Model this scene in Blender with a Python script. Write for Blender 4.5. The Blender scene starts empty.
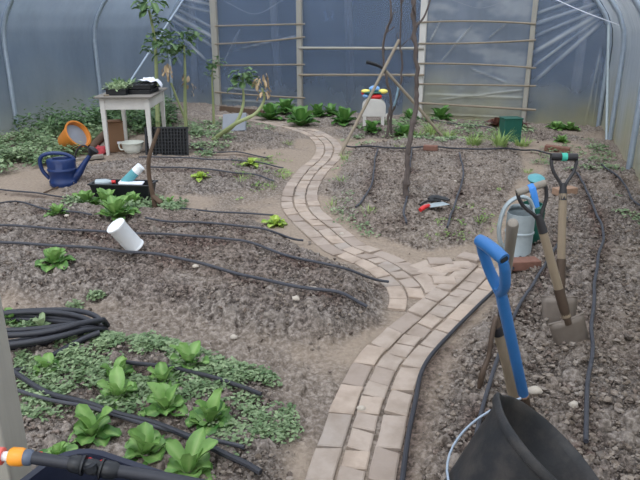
import bpy, bmesh, math, random
import numpy as np
from mathutils import Vector, Matrix, Quaternion, noise as mnoise
random.seed(7); rng = np.random.default_rng(7)
S = bpy.context.scene
COL = S.collection
R_ = math.radians
sin, cos, pi = math.sin, math.cos, math.pi

# ------------------------------------------------------------------ camera
CAMH, TH, FPX = 1.55, R_(19.0), 630.0
cam = bpy.data.cameras.new('camera'); cam.lens = 36*FPX/640; cam.sensor_width = 36
cam.clip_start = .05; cam.clip_end = 300
camo = bpy.data.objects.new('camera', cam); COL.objects.link(camo)
camo.location = (0, 0, CAMH); camo.rotation_euler = (pi/2-TH, 0, 0)
S.camera = camo

def ray(px, py):
    d = py-240
    return Vector(((px-320)/FPX, cos(TH)-d/FPX*sin(TH), -(sin(TH)+d/FPX*cos(TH))))
def G(px, py, z=0.0):                     # point of the level z under a photo pixel
    r = ray(px, py); t = (z-CAMH)/r.z
    return Vector((r.x*t, r.y*t, z))
def AT(px, py, Y):                        # point at forward distance Y
    r = ray(px, py); t = Y/r.y
    return Vector((r.x*t, Y, CAMH+r.z*t))

# ------------------------------------------------------------------ numpy noise
def h2(ix, iy, seed=0):
    a = (ix.astype(np.int64)*374761393 + iy.astype(np.int64)*668265263 + seed*982451653) & 0xFFFFFFFF
    a = ((a ^ (a >> 13))*1274126177) & 0xFFFFFFFF
    a = (a ^ (a >> 16))
    a = (a*2246822519) & 0xFFFFFFFF
    a = a ^ (a >> 15)
    return (a & 0xFFFFFF)/float(0x1000000)
def vnoise(x, y, seed=0):
    ix = np.floor(x); iy = np.floor(y); fx = x-ix; fy = y-iy
    fx = fx*fx*(3-2*fx); fy = fy*fy*(3-2*fy)
    a = h2(ix, iy, seed); b = h2(ix+1, iy, seed); c = h2(ix, iy+1, seed); d = h2(ix+1, iy+1, seed)
    return (a*(1-fx)+b*fx)*(1-fy)+(c*(1-fx)+d*fx)*fy
def fbm(x, y, seed=0, o=4):
    s = 0; a = .5; n = 0
    for i in range(o):
        s = s+a*vnoise(x*2**i+i*7.3, y*2**i-i*3.1, seed+i); n += a; a *= .5
    return s/n
def worley(x, y, seed=0):                 # distance to nearest feature point and its random value
    ix = np.floor(x); iy = np.floor(y)
    best = np.full(x.shape, 9.0); val = np.zeros(x.shape)
    for dx in (-1, 0, 1):
        for dy in (-1, 0, 1):
            cx = ix+dx; cy = iy+dy
            px = cx+.15+.7*h2(cx, cy, seed+11); py = cy+.15+.7*h2(cx, cy, seed+23)
            d = np.hypot(x-px, y-py); m = d < best
            best = np.where(m, d, best); val = np.where(m, h2(cx, cy, seed+37), val)
    return best, val
def sstep(t):
    t = np.clip(t, 0, 1); return t*t*(3-2*t)
def poly_sd(x, y, poly):                  # signed distance, positive inside
    n = len(poly); d = np.full(x.shape, 1e9); ins = np.zeros(x.shape, bool)
    for i in range(n):
        ax, ay = poly[i]; bx, by = poly[(i+1) % n]
        ex, ey = bx-ax, by-ay; L = ex*ex+ey*ey+1e-12
        t = np.clip(((x-ax)*ex+(y-ay)*ey)/L, 0, 1)
        d = np.minimum(d, np.hypot(x-ax-t*ex, y-ay-t*ey))
        c = ((ay > y) != (by > y)) & (x < (bx-ax)*(y-ay)/((by-ay) if by != ay else 1e-12)+ax)
        ins ^= c
    return np.where(ins, d, -d)
def line_d(x, y, pts):
    d = np.full(x.shape, 1e9)
    for (ax, ay), (bx, by) in zip(pts[:-1], pts[1:]):
        ex, ey = bx-ax, by-ay; L = ex*ex+ey*ey+1e-12
        t = np.clip(((x-ax)*ex+(y-ay)*ey)/L, 0, 1)
        d = np.minimum(d, np.hypot(x-ax-t*ex, y-ay-t*ey))
    return d
def spline(pts, n=8):                     # Catmull-Rom through Vectors
    pts = [Vector(p) for p in pts]
    if len(pts) < 3:
        return [pts[0].lerp(pts[-1], i/n) for i in range(n+1)]
    P = [2*pts[0]-pts[1]]+pts+[2*pts[-1]-pts[-2]]; out = []
    for i in range(1, len(P)-2):
        a, b, c, d = P[i-1], P[i], P[i+1], P[i+2]
        for k in range(n):
            t = k/n
            out.append(.5*((2*b)+(c-a)*t+(2*a-5*b+4*c-d)*t*t+(3*b-3*c+d-a)*t**3))
    out.append(pts[-1]); return out

# ------------------------------------------------------------------ terrain
pA = [(L+Rr) for L, Rr in []]
pathA_px = [(402,338),(415,316),(418,301),(411,285),(396,272),(378,261),(346,248),
            (322,229),(302,209),(301,190),(312,172),(327,157),(328,145),(317,135),(300,128.5),(275,123),(248,118.5),(222,115)]
pathB_px = [(342,520),(351,478),(362,436),(374,396),(389,364),(404,347),(420,331),(446,307),(472,283),(488,266)]
pathA = [p.xy for p in spline([G(*p) for p in pathA_px], 6)]
pathB = [p.xy for p in spline([G(*p) for p in pathB_px], 6)]
def gp(poly): return [tuple(G(*p).xy) for p in poly]
BEDS = [ # polygon in photo pixels on the ground level, height, edge width
 (gp([(-260,212),(60,207),(200,215),(262,224),(305,250),(352,270),(388,292),(392,322),(345,345),(255,342),(180,318),(100,302),(-260,305)]), .11, .30),
 (gp([(-300,352),(90,340),(190,352),(262,378),(292,410),(296,470),(280,540),(-300,540)]), .05, .2),
 (gp([(40,172),(150,158),(255,161),(285,172),(280,189),(200,197),(60,200)]), .07, .3),
 (gp([(150,140),(210,128),(270,131),(300,140),(295,150),(240,153),(150,155)]), .06, .3),
 (gp([(338,168),(352,148),(440,140),(520,148),(528,170),(505,215),(475,248),(425,256),(365,236),(330,213),(324,192)]), .09, .35),
 (gp([(492,300),(530,215),(545,160),(640,175),(900,250),(900,620),(430,620),(418,470),(432,400),(460,340)]), .06, .25),
 (gp([(330,130),(420,120),(560,132),(590,140),(540,142),(420,136),(340,140)]), .05, .3),
]
def path_dist(x, y):
    return np.minimum(line_d(x, y, pathA[::2]+[pathA[-1]]), line_d(x, y, pathB[::3]+[pathB[-1]]))
def bedmask(x, y):
    m = np.zeros(x.shape)
    for poly, h, w in BEDS: m = np.maximum(m, sstep((poly_sd(x, y, poly)+.04)/.16))
    return m
BKT = (0.60, 1.50)
def hs(x, y):                             # smooth ground height
    x = np.asarray(x, float); y = np.asarray(y, float)
    z = np.zeros(x.shape); m = np.zeros(x.shape)
    for poly, h, w in BEDS:
        sd = poly_sd(x, y, poly)+.05
        k = sstep(sd/w); z = np.maximum(z, h*k); m = np.maximum(m, k)
    z = z+(.05*m+.012)*(fbm(x*1.7, y*1.7, 3, 3)-.5)*1.6
    pd = path_dist(x, y)
    k = sstep((pd-.17)/.14)
    return z*k+(1-k)*.004*sstep((pd-.16)/.03)-(1-sstep((pd-.15)/.04))*.008
def hz(x, y):
    return float(hs(np.array([x]), np.array([y]))[0])
def T(px, py, up=0.0):                    # where a photo pixel's ray meets the ground
    z = 0.0
    for _ in range(7):
        p = G(px, py, z+up); z = hz(p.x, p.y)
    return Vector((p.x, p.y, z+up))
def drop(x, y, up=0.0): return Vector((x, y, hz(x, y)+up))

# ------------------------------------------------------------------ objects
def tag(o, label, cat, group=None):
    o['label'] = label; o['category'] = cat
    if group: o['group'] = group
    return o
def thing(name, label, cat, loc=(0,0,0), rz=0.0, group=None):
    o = bpy.data.objects.new(name, None); COL.objects.link(o)
    o.empty_display_size = .05
    o.location = loc; o.rotation_euler = (0, 0, rz)
    return tag(o, label, cat, group)
class MB:
    def __init__(s): s.v = []; s.f = []; s.t = []; s.tint = 0.5
    def add(s, vs, fs, tint=None):
        o = len(s.v); s.v += [tuple(v) for v in vs]; s.f += [tuple(i+o for i in f) for f in fs]
        if tint is None: tint = s.tint
        s.t += list(tint) if hasattr(tint, '__len__') else [tint]*len(vs)
        return s
    def box(s, c, d, M=None, top=1.0):
        x, y, z = [k/2 for k in d]; c = Vector(c)
        vs = [Vector((a*x*(top if e > 0 else 1), b*y*(top if e > 0 else 1), e*z)) for e in (-1, 1) for a, b in ((-1,-1),(1,-1),(1,1),(-1,1))]
        if M is not None: vs = [M @ v for v in vs]
        vs = [v+c for v in vs]
        return s.add(vs, [(3,2,1,0),(4,5,6,7),(0,1,5,4),(1,2,6,5),(2,3,7,6),(3,0,4,7)])
    def tube(s, pts, r, n=8, cap=True, tint=None, flat=1.0):
        pts = [Vector(p) for p in pts]; m = len(pts)
        rr = r if hasattr(r, '__len__') else [r]*m
        vs = []; fs = []; up = None
        for i, p in enumerate(pts):
            d = (pts[min(i+1, m-1)]-pts[max(i-1, 0)])
            if d.length < 1e-9: d = Vector((0,0,1))
            d.normalize()
            if up is None:
                up = Vector((0,0,1)) if abs(d.z) < .9 else Vector((1,0,0))
            up = (up-d*up.dot(d))
            if up.length < 1e-6: up = d.orthogonal()
            up.normalize(); sd = d.cross(up)
            for k in range(n):
                a = 2*pi*k/n
                vs.append(p+(sd*cos(a)+up*sin(a)*flat)*rr[i])
        for i in range(m-1):
            for k in range(n):
                a, b = i*n+k, i*n+(k+1) % n
                fs.append((a, b, b+n, a+n))
        if cap:
            fs.append(tuple(reversed(range(n)))); fs.append(tuple((m-1)*n+k for k in range(n)))
        return s.add(vs, fs, tint)
    def lathe(s, prof, n=24, M=None, sx=1.0, sy=1.0, closed=False):
        vs = []; fs = []; m = len(prof)
        for r, z in prof:
            for k in range(n):
                a = 2*pi*k/n; vs.append(Vector((r*cos(a)*sx, r*sin(a)*sy, z)))
        for i in range(m-1):
            for k in range(n):
                a, b = i*n+k, i*n+(k+1) % n; fs.append((a, b, b+n, a+n))
        if closed:
            for k in range(n):
                a, b = (m-1)*n+k, (m-1)*n+(k+1) % n; fs.append((a, b, (k+1) % n, k))
        else:
            if prof[0][0] > 1e-5: fs.append(tuple(reversed(range(n))))
            if prof[-1][0] > 1e-5: fs.append(tuple((m-1)*n+k for k in range(n)))
        if M is not None: vs = [M @ v for v in vs]
        return s.add(vs, fs)
    def build(s, name, mat, parent=None, smooth=True, bevel=0, label=None, sub=0, attr=True, seg=2):
        me = bpy.data.meshes.new(name); me.from_pydata(s.v, [], s.f)
        if smooth:
            me.polygons.foreach_set('use_smooth', [True]*len(me.polygons))
        if attr:
            a = me.attributes.new('tint', 'FLOAT', 'POINT'); a.data.foreach_set('value', [float(q) for q in s.t])
        me.materials.append(mat); me.update()
        o = bpy.data.objects.new(name, me); COL.objects.link(o)
        if smooth and bevel == 0:
            pass
        if bevel:
            b = o.modifiers.new('bevel', 'BEVEL'); b.width = bevel; b.segments = seg; b.limit_method = 'ANGLE'
        if sub:
            q = o.modifiers.new('sub', 'SUBSURF'); q.levels = sub; q.render_levels = sub
        if smooth: 
            try: me.set_sharp_from_angle(angle=R_(42))
            except Exception: pass
        if parent is not None: o.parent = parent
        if label: o['label'] = label
        return o
def structure(o): o['kind'] = 'structure'; return o
def stuff(o): o['kind'] = 'stuff'; return o
def np_mesh(name, V, F, mat, attrs=None, smooth=True):
    me = bpy.data.meshes.new(name)
    V = np.asarray(V, np.float32); F = np.asarray(F, np.int32); k = F.shape[1]
    me.vertices.add(len(V)); me.vertices.foreach_set('co', V.ravel())
    me.loops.add(F.size); me.loops.foreach_set('vertex_index', F.ravel())
    me.polygons.add(len(F)); me.polygons.foreach_set('loop_start', np.arange(0, F.size, k, dtype=np.int32))
    me.polygons.foreach_set('loop_total', np.full(len(F), k, np.int32))
    me.update(calc_edges=True); me.validate()
    me.polygons.foreach_set('use_smooth', np.full(len(me.polygons), smooth))
    for nm, a in (attrs or {}).items():
        q = me.attributes.new(nm, 'FLOAT', 'POINT'); q.data.foreach_set('value', np.asarray(a, np.float32).ravel())
    me.materials.append(mat)
    o = bpy.data.objects.new(name, me); COL.objects.link(o); return o

# ------------------------------------------------------------------ materials
class NT:
    def __init__(s, name):
        s.m = bpy.data.materials.new(name); s.m.use_nodes = True; s.t = s.m.node_tree
        s.t.nodes.clear(); s.out = s.t.nodes.new('ShaderNodeOutputMaterial')
    def n(s, typ, **kw):
        nd = s.t.nodes.new('ShaderNode'+typ)
        for k, v in kw.items():
            if k in nd.inputs: 
                if hasattr(v, 'is_output') or isinstance(v, bpy.types.NodeSocket): s.t.links.new(v, nd.inputs[k])
                else: nd.inputs[k].default_value = v
            else: setattr(nd, k, v)
        return nd
    def l(s, a, b): s.t.links.new(a, b)
    def mix(s, f, a, b):
        nd = s.t.nodes.new('ShaderNodeMix'); nd.data_type = 'RGBA'
        for sock, v in ((nd.inputs[0], f), (nd.inputs[6], a), (nd.inputs[7], b)):
            if isinstance(v, bpy.types.NodeSocket): s.l(v, sock)
            elif isinstance(v, (tuple, list)): sock.default_value = (*v[:3], 1)
            else: sock.default_value = v
        return nd.outputs[2]
    def math(s, op, a, b=0.0, c=None, clamp=False):
        nd = s.t.nodes.new('ShaderNodeMath'); nd.operation = op; nd.use_clamp = clamp
        for i, v in enumerate((a, b) if c is None else (a, b, c)):
            if isinstance(v, bpy.types.NodeSocket): s.l(v, nd.inputs[i])
            else: nd.inputs[i].default_value = v
        return nd.outputs[0]
    def noise(s, scale, detail=3, rough=.55, coord=None, out='Fac'):
        nd = s.n('TexNoise', Scale=scale, Detail=detail, Roughness=rough)
        s.l(coord if coord is not None else s.obj(), nd.inputs['Vector'])
        return nd.outputs[out]
    def obj(s):
        if not hasattr(s, '_o'): s._o = s.n('TexCoord').outputs['Object']
        return s._o
    def attr(s, name): return s.n('Attribute', attribute_name=name).outputs['Fac']
    def ramp(s, f, stops):
        nd = s.n('ValToRGB'); cr = nd.color_ramp
        while len(cr.elements) < len(stops): cr.elements.new(.5)
        for e, (p, c) in zip(cr.elements, stops):
            e.position = p; e.color = (*c, 1)
        s.l(f, nd.inputs[0]); return nd.outputs[0]
    def bump(s, h, strength=.3, dist=.01):
        nd = s.n('Bump', Strength=strength, Distance=dist); s.l(h, nd.inputs['Height']); return nd.outputs[0]
    def princ(s, col, rough=.6, metal=0.0, normal=None, spec=.5, sss=None):
        p = s.n('BsdfPrincipled', Roughness=rough, Metallic=metal)
        if isinstance(col, bpy.types.NodeSocket): s.l(col, p.inputs['Base Color'])
        else: p.inputs['Base Color'].default_value = (*col, 1)
        p.inputs['Specular IOR Level'].default_value = spec
        if normal is not None: s.l(normal, p.inputs['Normal'])
        return p.outputs[0]
    def done(s, sh): s.l(sh, s.out.inputs['Surface']); return s.m
def lin(r, g, b):
    f = lambda c: ((c/255+.055)/1.055)**2.4 if c > 10 else c/255/12.92
    return (f(r), f(g), f(b))
def simple(name, col, rough=.5, metal=0.0, var=.25, scale=14, bump=.15, spec=.4):
    t = NT(name); c = tuple(col)
    nz = t.noise(scale, 4)
    lo = tuple(k*(1-var) for k in c); hi = tuple(min(1, k*(1+var)) for k in c)
    cc = t.mix(nz, lo, hi)
    return t.done(t.princ(cc, rough, metal, t.bump(t.noise(scale*6, 3), bump, .004), spec))
M = {}
def m_soil():
    t = NT('soil'); tr = t.attr('trod'); wet = t.attr('wet'); cell = t.attr('cell')
    n1 = t.noise(2.2, 4); n2 = t.noise(38, 5, .7); n3 = t.noise(160, 3)
    crumb = t.ramp(n2, [(.385, lin(48,42,39)), (.5, lin(104,95,89)), (.62, lin(156,147,140))])
    crumb = t.mix(t.math('MULTIPLY', t.math('POWER', cell, 2.0), .6), crumb, lin(150,140,131))
    crumb = t.mix(t.math('MULTIPLY', n1, .2), crumb, lin(98,88,82))
    tan = t.ramp(n2, [(.25, lin(130,116,103)), (.75, lin(166,151,137))])
    tan = t.mix(t.math('MULTIPLY', n1, .45), tan, lin(126,110,92))
    c = t.mix(tr, crumb, tan)
    c = t.mix(wet, c, t.mix(t.ramp(n2, [(.40,(0,0,0)),(.60,(1,1,1))]), lin(30,23,21), lin(116,98,90)))
    return t.done(t.princ(c, .95, 0, t.bump(t.math('ADD', n2, t.math('MULTIPLY', n3, .6)), .8, .010), .15))
def m_brick():
    t = NT('path_brick'); r = t.attr('tint'); n = t.noise(45, 5, .75); n1 = t.noise(7, 4)
    c = t.ramp(r, [(0, lin(150,136,126)), (.35, lin(172,158,147)), (.65, lin(182,164,149)), (1, lin(160,150,142))])
    c = t.mix(t.math('MULTIPLY', n, .5), c, lin(136,122,110))
    c = t.mix(t.ramp(n1, [(.45, (0,0,0)), (.7, (.6,.6,.6))]), c, lin(128,113,100))
    return t.done(t.princ(c, .9, 0, t.bump(n, .4, .004), .2))
def m_leaf(name, dark, light, rib=(.55,.62,.35), rough=.45, trans=.25):
    t = NT(name); a = t.attr('tint'); n = t.noise(25, 4)
    c = t.mix(a, dark, light)
    c = t.mix(t.math('MULTIPLY', n, .35), c, tuple(k*.6 for k in dark))
    c = t.mix(t.math('SUBTRACT', a, 1.0, clamp=True), c, rib)
    p = t.princ(c, rough, 0, t.bump(t.noise(90, 3), .35, .004), .4)
    tl = t.n('BsdfTranslucent'); t.l(c, tl.inputs['Color'])
    mx = t.n('MixShader'); mx.inputs[0].default_value = trans; t.l(p, mx.inputs[1]); t.l(tl.outputs[0], mx.inputs[2])
    return t.done(mx.outputs[0])
def m_wood(name, c1, c2, rough=.75, scale=(40,40,3)):
    t = NT(name); mp = t.n('Mapping'); t.l(t.obj(), mp.inputs['Vector']); mp.inputs['Scale'].default_value = scale
    n = t.noise(1.0, 5, .65, mp.outputs[0]); n2 = t.noise(6, 3)
    c = t.mix(n, c1, c2); c = t.mix(t.math('MULTIPLY', n2, .4), c, tuple(k*.65 for k in c1))
    return t.done(t.princ(c, rough, 0, t.bump(n, .3, .004), .25))
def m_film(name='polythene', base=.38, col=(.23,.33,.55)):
    t = NT(name); fold = t.attr('fold'); alg = t.attr('algae')
    mp = t.n('Mapping'); t.l(t.obj(), mp.inputs['Vector']); mp.inputs['Scale'].default_value = (1.2, 1.2, .45)
    n = t.noise(2.2, 5, .6, mp.outputs[0]); nf = t.noise(14, 4, .6)
    lw = t.n('LayerWeight', Blend=.35)
    o = t.math('ADD', t.math('MULTIPLY', n, .30), base-.15)
    o = t.math('ADD', o, t.math('MULTIPLY', fold, .50))
    o = t.math('ADD', o, t.math('MULTIPLY', alg, .30))
    o = t.math('ADD', o, t.math('MULTIPLY', t.math('POWER', lw.outputs['Facing'], 2.0), .35))
    o = t.math('MINIMUM', o, .93)
    c = t.mix(t.math('MULTIPLY', nf, .25), col, (.55,.60,.66))
    c = t.mix(fold, c, (.86,.89,.91))
    c = t.mix(alg, c, lin(178,175,146))
    nb = t.bump(t.noise(4, 3, .5, mp.outputs[0]), .12, .05)
    df = t.n('BsdfDiffuse'); tl = t.n('BsdfTranslucent'); tp = t.n('BsdfTransparent'); gl = t.n('BsdfGlossy', Roughness=.22)
    tp.inputs['Color'].default_value = (.86,.92,1.0,1)
    for q in (df, tl): t.l(c, q.inputs['Color']); t.l(nb, q.inputs['Normal'])
    t.l(nb, gl.inputs['Normal'])
    a = t.n('MixShader'); a.inputs[0].default_value = .5; t.l(df.outputs[0], a.inputs[1]); t.l(tl.outputs[0], a.inputs[2])
    b = t.n('MixShader'); t.l(o, b.inputs[0]); t.l(tp.outputs[0], b.inputs[1]); t.l(a.outputs[0], b.inputs[2])
    fr = t.n('Fresnel', IOR=1.4); t.l(nb, fr.inputs['Normal'])
    e = t.n('MixShader'); t.l(t.math('MULTIPLY', fr.outputs[0], .9), e.inputs[0]); t.l(b.outputs[0], e.inputs[1]); t.l(gl.outputs[0], e.inputs[2])
    return t.done(e.outputs[0])
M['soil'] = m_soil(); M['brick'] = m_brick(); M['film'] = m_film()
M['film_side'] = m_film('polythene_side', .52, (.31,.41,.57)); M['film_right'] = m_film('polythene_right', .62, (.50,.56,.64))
M['black'] = simple('black_plastic', (.012,.013,.016), .45, 0, .3)
M['pipe'] = simple('black_polypipe', lin(42,43,50), .5, 0, .25, 20, .1)
M['drip'] = simple('dusty_drip_pipe', lin(58,59,66), .55, 0, .35, 20, .1)
M['steel'] = simple('galvanised_steel', lin(160,172,186), .42, .4, .2, 20)
M['zinc'] = simple('zinc_sheet', lin(156,166,170), .5, .3, .18, 18)
M['whitepaint'] = simple('chalky_white_paint', lin(196,192,186), .7, 0, .14, 9)
M['white'] = simple('white_plastic', lin(226,228,230), .4, 0, .05)
M['post'] = m_wood('pale_post_timber', lin(146,142,134), lin(176,171,160))
M['tabletop'] = m_wood('worn_tabletop', lin(110,104,98), lin(150,144,136), .7, (4,40,40))
M['cane'] = m_wood('bamboo_cane', lin(122,110,96), lin(160,148,128), .6)
M['darkwood'] = m_wood('dark_wood', lin(70,56,46), lin(112,92,76), .8)
M['shaft'] = m_wood('ash_shaft', lin(112,98,82), lin(164,148,126), .55)
M['greyshaft'] = m_wood('weathered_shaft', lin(116,108,98), lin(158,150,140), .6)
M['vine'] = m_wood('vine_bark', lin(66,58,55), lin(118,107,102), .9)
M['iron'] = simple('rusty_iron', lin(84,70,60), .6, .4, .35, 20)
M['blade'] = simple('worn_blade', lin(118,108,100), .5, .3, .25, 20)
M['blackmetal'] = simple('black_enamel', lin(42,40,42), .45, .1, .3)
M['bluepl'] = simple('bright_blue_plastic', lin(46,102,160), .38, 0, .10, 20, .05)
M['bluetape'] = simple('blue_tape', lin(60,126,200), .5, 0, .1)
M['teal'] = simple('teal_tape', lin(60,170,150), .5, 0, .1)
M['navycan'] = simple('navy_plastic', lin(27,48,94), .35, 0, .12, 12, .05)
M['navytub'] = simple('navy_tub', lin(36,40,56), .35, 0, .15, 12, .05)

def m_rubber():
    t = NT('dusty_rubber'); n = t.noise(9, 5, .65); n2 = t.noise(70, 4, .7)
    c = t.mix(t.ramp(n, [(.42, (0,0,0)), (.75, (.75,.75,.75))]), lin(30,32,36), lin(78,72,68))
    c = t.mix(t.math('MULTIPLY', n2, .35), c, lin(52,49,48))
    return t.done(t.princ(c, .55, 0, t.bump(n2, .25, .004), .35))
M['rubber'] = m_rubber()
M['green'] = simple('dark_green_plastic', lin(28,84,72), .4, 0, .12)
M['tealrose'] = simple('teal_rose', lin(86,150,158), .45, 0, .1)
M['orange'] = simple('orange_plastic', lin(200,124,52), .5, 0, .18)
M['orangeclip'] = simple('orange_connector', lin(232,150,48), .4, 0, .06)
M['pink'] = simple('red_hose_end', lin(226,110,100), .45, 0, .08)
M['greyfit'] = simple('grey_fitting', lin(84,92,108), .45, 0, .1)
M['red'] = simple('red_plastic', lin(200,44,44), .45, 0, .15)
M['redbrick'] = simple('red_brick', lin(118,84,72), .9, 0, .3, 30, .4)
M['oldbrick'] = simple('dusty_brick', lin(150,122,102), .9, 0, .25, 30, .4)
M['cardboard'] = simple('brown_cardboard', lin(122,92,68), .85, 0, .15, 8)
M['enamel'] = simple('white_enamel', lin(214,216,206), .3, 0, .06, 8, .05)
M['paper'] = simple('white_paper', lin(224,226,234), .7, 0, .05)
M['slab'] = simple('grey_slab', lin(140,144,152), .85, 0, .12, 10)
M['yellow'] = simple('yellow_plastic', lin(232,216,110), .45, 0, .08)
M['skyblue'] = simple('light_blue_plastic', lin(128,170,220), .45, 0, .08)
M['hedge'] = simple('hedge_green', lin(36,46,54), .9, 0, .4, 1.2)
M['bark_out'] = simple('tree_bark', lin(78,84,92), .9, 0, .3, 3)
M['grassout'] = simple('outside_grass', lin(56,64,60), .95, 0, .3, 2)
M['stem'] = simple('pale_green_stem', lin(142,150,104), .6, 0, .15)
M['dead'] = simple('dead_leaf', lin(172,148,116), .8, 0, .3)
M['lettuce'] = m_leaf('lettuce_leaf', lin(44,98,36), lin(142,180,102), lin(176,196,134))
M['limeleaf'] = m_leaf('lime_leaf', lin(120,160,50), lin(186,206,96), lin(210,220,150))
M['chard'] = m_leaf('bed_leaf', lin(52,100,44), lin(104,150,74), lin(150,176,110))
M['kale'] = m_leaf('kale_leaf', lin(60,92,56), lin(112,142,92), lin(150,170,120))
M['weed'] = m_leaf('weed_leaf', lin(88,116,74), lin(164,182,140), lin(160,180,130), .55)
M['grass'] = m_leaf('grass_blade', lin(104,136,66), lin(162,186,110), lin(160,180,120), .55)
M['darkred'] = m_leaf('red_lettuce', lin(70,40,40), lin(112,74,62), lin(130,110,90))
M['stone'] = simple('pale_stone', lin(176,166,154), .85, 0, .2, 20)
# ------------------------------------------------------------------ tunnel footprint
dr = Vector((.347, .938))
Lk = [Vector((-3.05,13.3)), Vector((-3.83,11.22)), Vector((-4.5,9.4))]
Rk = [Vector((4.38,9.97)), Vector((4.06,8.8)), Vector((3.32,6.65))]
for k in range(1, 6):
    Lk.append(Lk[2]-dr*2.05*k); Rk.append(Rk[2]-dr*2.05*k)
Vshoulder = 1.25
def arch(L, Rr, n=26, rise=1.75, out=0.0):
    c = (L+Rr)/2; hw = (Rr-L).length/2+out; d = (Rr-L).normalized()
    pts = [(-hw, 0), (-hw, .35), (-hw, .7), (-hw, 1.0)]
    for i in range(n+1):
        a = pi-pi*i/n; pts.append((hw*cos(a), Vshoulder+(rise+out)*sin(a)))
    pts += [(hw, 1.0), (hw, .7), (hw, .35), (hw, 0)]
    return [Vector((c.x+d.x*u, c.y+d.y*u, z)) for u, z in pts]
def wall_y_fac(p): return p
# hoops
for k in range(len(Lk)):
    pts = arch(Lk[k], Rk[k]); pts[0].z = pts[-1].z = -.1
    structure(MB().tube(pts, .032, 10).build('trim_%d' % (k+1), M['steel']))
# side and roof film
rows = []
for k in range(len(Lk)): rows.append(arch(Lk[k], Rk[k], 26, 1.75, .045))
sub_rows = []
for k in range(len(rows)-1):
    for s in range(10):
        sub_rows.append([a.lerp(b, s/10) for a, b in zip(rows[k], rows[k+1])])
sub_rows.append(rows[-1])
def film_strip(name, i0, i1):
    vs = []; fs = []; alg = []
    n = i1-i0+1
    def refine(row):
        out = []
        for a, b in zip(row[i0:i1], row[i0+1:i1+1]):
            for s in range(4): out.append(a.lerp(b, s/4))
        out.append(row[i1]); return out
    RR = [refine(r) for r in sub_rows]; n = len(RR[0])
    for r in RR:
        for p in r:
            z = p.z-.05 if p.z < .01 else p.z
            vs.append((p.x, p.y, z))
            nz = mnoise.noise(Vector((p.x*1.3, p.y*1.3, p.z*1.2)))
            alg.append(max(0, min(1, (.95-p.z)/.9+nz*.45))*(.9 if p.x > 0 else .5))
    for i in range(len(RR)-1):
        for j in range(n-1):
            a = i*n+j; fs.append((a, a+1, a+n+1, a+n))
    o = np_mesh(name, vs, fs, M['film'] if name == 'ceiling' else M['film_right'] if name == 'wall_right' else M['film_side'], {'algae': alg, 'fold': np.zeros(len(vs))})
    return structure(o)
NP = len(rows[0])
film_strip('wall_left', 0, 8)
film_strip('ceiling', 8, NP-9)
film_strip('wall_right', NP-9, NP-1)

# end wall of film
L0, R0 = Lk[0], Rk[0]
wd = (R0-L0).normalized(); WL = (R0-L0).length; wn = Vector((-wd.y, wd.x))     # wn points away from the camera
if wn.y < 0: wn = -wn
def W(px, py, off=0.0):                    # photo pixel -> point of the end wall plane
    r = ray(px, py); O = Vector((L0.x, L0.y))+wn*off
    t = (O.x*wn.x+O.y*wn.y)/(r.x*wn.x+r.y*wn.y)
    return Vector((r.x*t, r.y*t, CAMH+r.z*t))
def WU(px, py):
    p = W(px, py); return ((p.xy-L0).dot(wd), p.z)
def PW(u, z, off=0.0):
    q = L0+wd*u+wn*off; return Vector((q.x, q.y, z))
Z2 = lambda x, y: (135+x*100/640, y*75/480)
Z3 = lambda x, y: (420+x*220/640, y*165/480)
folds = [(Z2(250,20),Z2(490,80),.028),(Z2(250,50),Z2(500,180),.03),(Z2(240,90),Z2(500,240),.045),(Z2(210,110),Z2(500,300),.03),(Z2(190,130),Z2(460,390),.03),
         (Z2(320,-10),Z2(490,30),.03),(Z2(200,250),Z2(300,420),.022),
         (Z3(515,10),Z3(335,70),.035),(Z3(515,30),Z3(335,105),.035),(Z3(515,45),Z3(335,150),.05),(Z3(520,55),Z3(335,190),.03),(Z3(522,70),Z3(335,235),.045),
         (Z3(480,-10),Z3(338,40),.03),(Z3(525,150),Z3(480,360),.02),(Z3(530,170),Z3(500,360),.016),
         (Z3(60,60),Z3(30,120),.02),(Z3(150,75),Z3(60,180),.02),(Z3(250,70),Z3(200,110),.016),(Z3(150,200),Z3(250,240),.02),
         (Z3(20,275),Z3(300,285),.03),(Z3(60,290),Z3(300,262),.022),(Z3(20,330),Z3(290,345),.02),
         ((224,100),(300,103),.03),((226,88),(270,92),.02),((235,50),(296,36),.016),((240,30),(225,60),.014)]
nu, nz_ = 460, 150
us = np.linspace(0, WL, nu); 
uu, vv = np.meshgrid(us, np.linspace(0, 1, nz_))
c0 = WL/2
topz = Vshoulder+1.79*np.sqrt(np.clip(1-((uu-c0)/(c0+.045))**2, 0, 1))
zz = -.05+vv**1.6*(topz+.05)
off = .04*(fbm(uu*1.2, zz*1.6, 5, 3)-.5)
fold = np.zeros(uu.shape)
for a, b, w in folds:
    (ua, za), (ub, zb) = WU(*a), WU(*b)
    ex, ez = ub-ua, zb-za; LL = ex*ex+ez*ez
    t = ((uu-ua)*ex+(zz-za)*ez)/LL
    d = np.abs((uu-ua)*ez-(zz-za)*ex)/math.sqrt(LL)
    k = np.exp(-(d/(w*.62))**2)*sstep((t+.08)/.2)*sstep((1.08-t)/.2)
    off -= .03*k; fold = np.maximum(fold, k*.85*(.45+.55*vnoise(uu*3, zz*3, int(w*1e4))))
ub_, _z = WU(422, 60); uc_, _z = WU(530, 60)
pan = sstep((uu-ub_)/.1)*sstep((uc_-uu)/.1)
fold = np.clip(fold+pan*(.12+.22*sstep((1.0-zz)/.5)+.25*sstep((fbm(uu*2.5+3, zz*5, 15, 4)-.42)/.3)), 0, 1)
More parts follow.
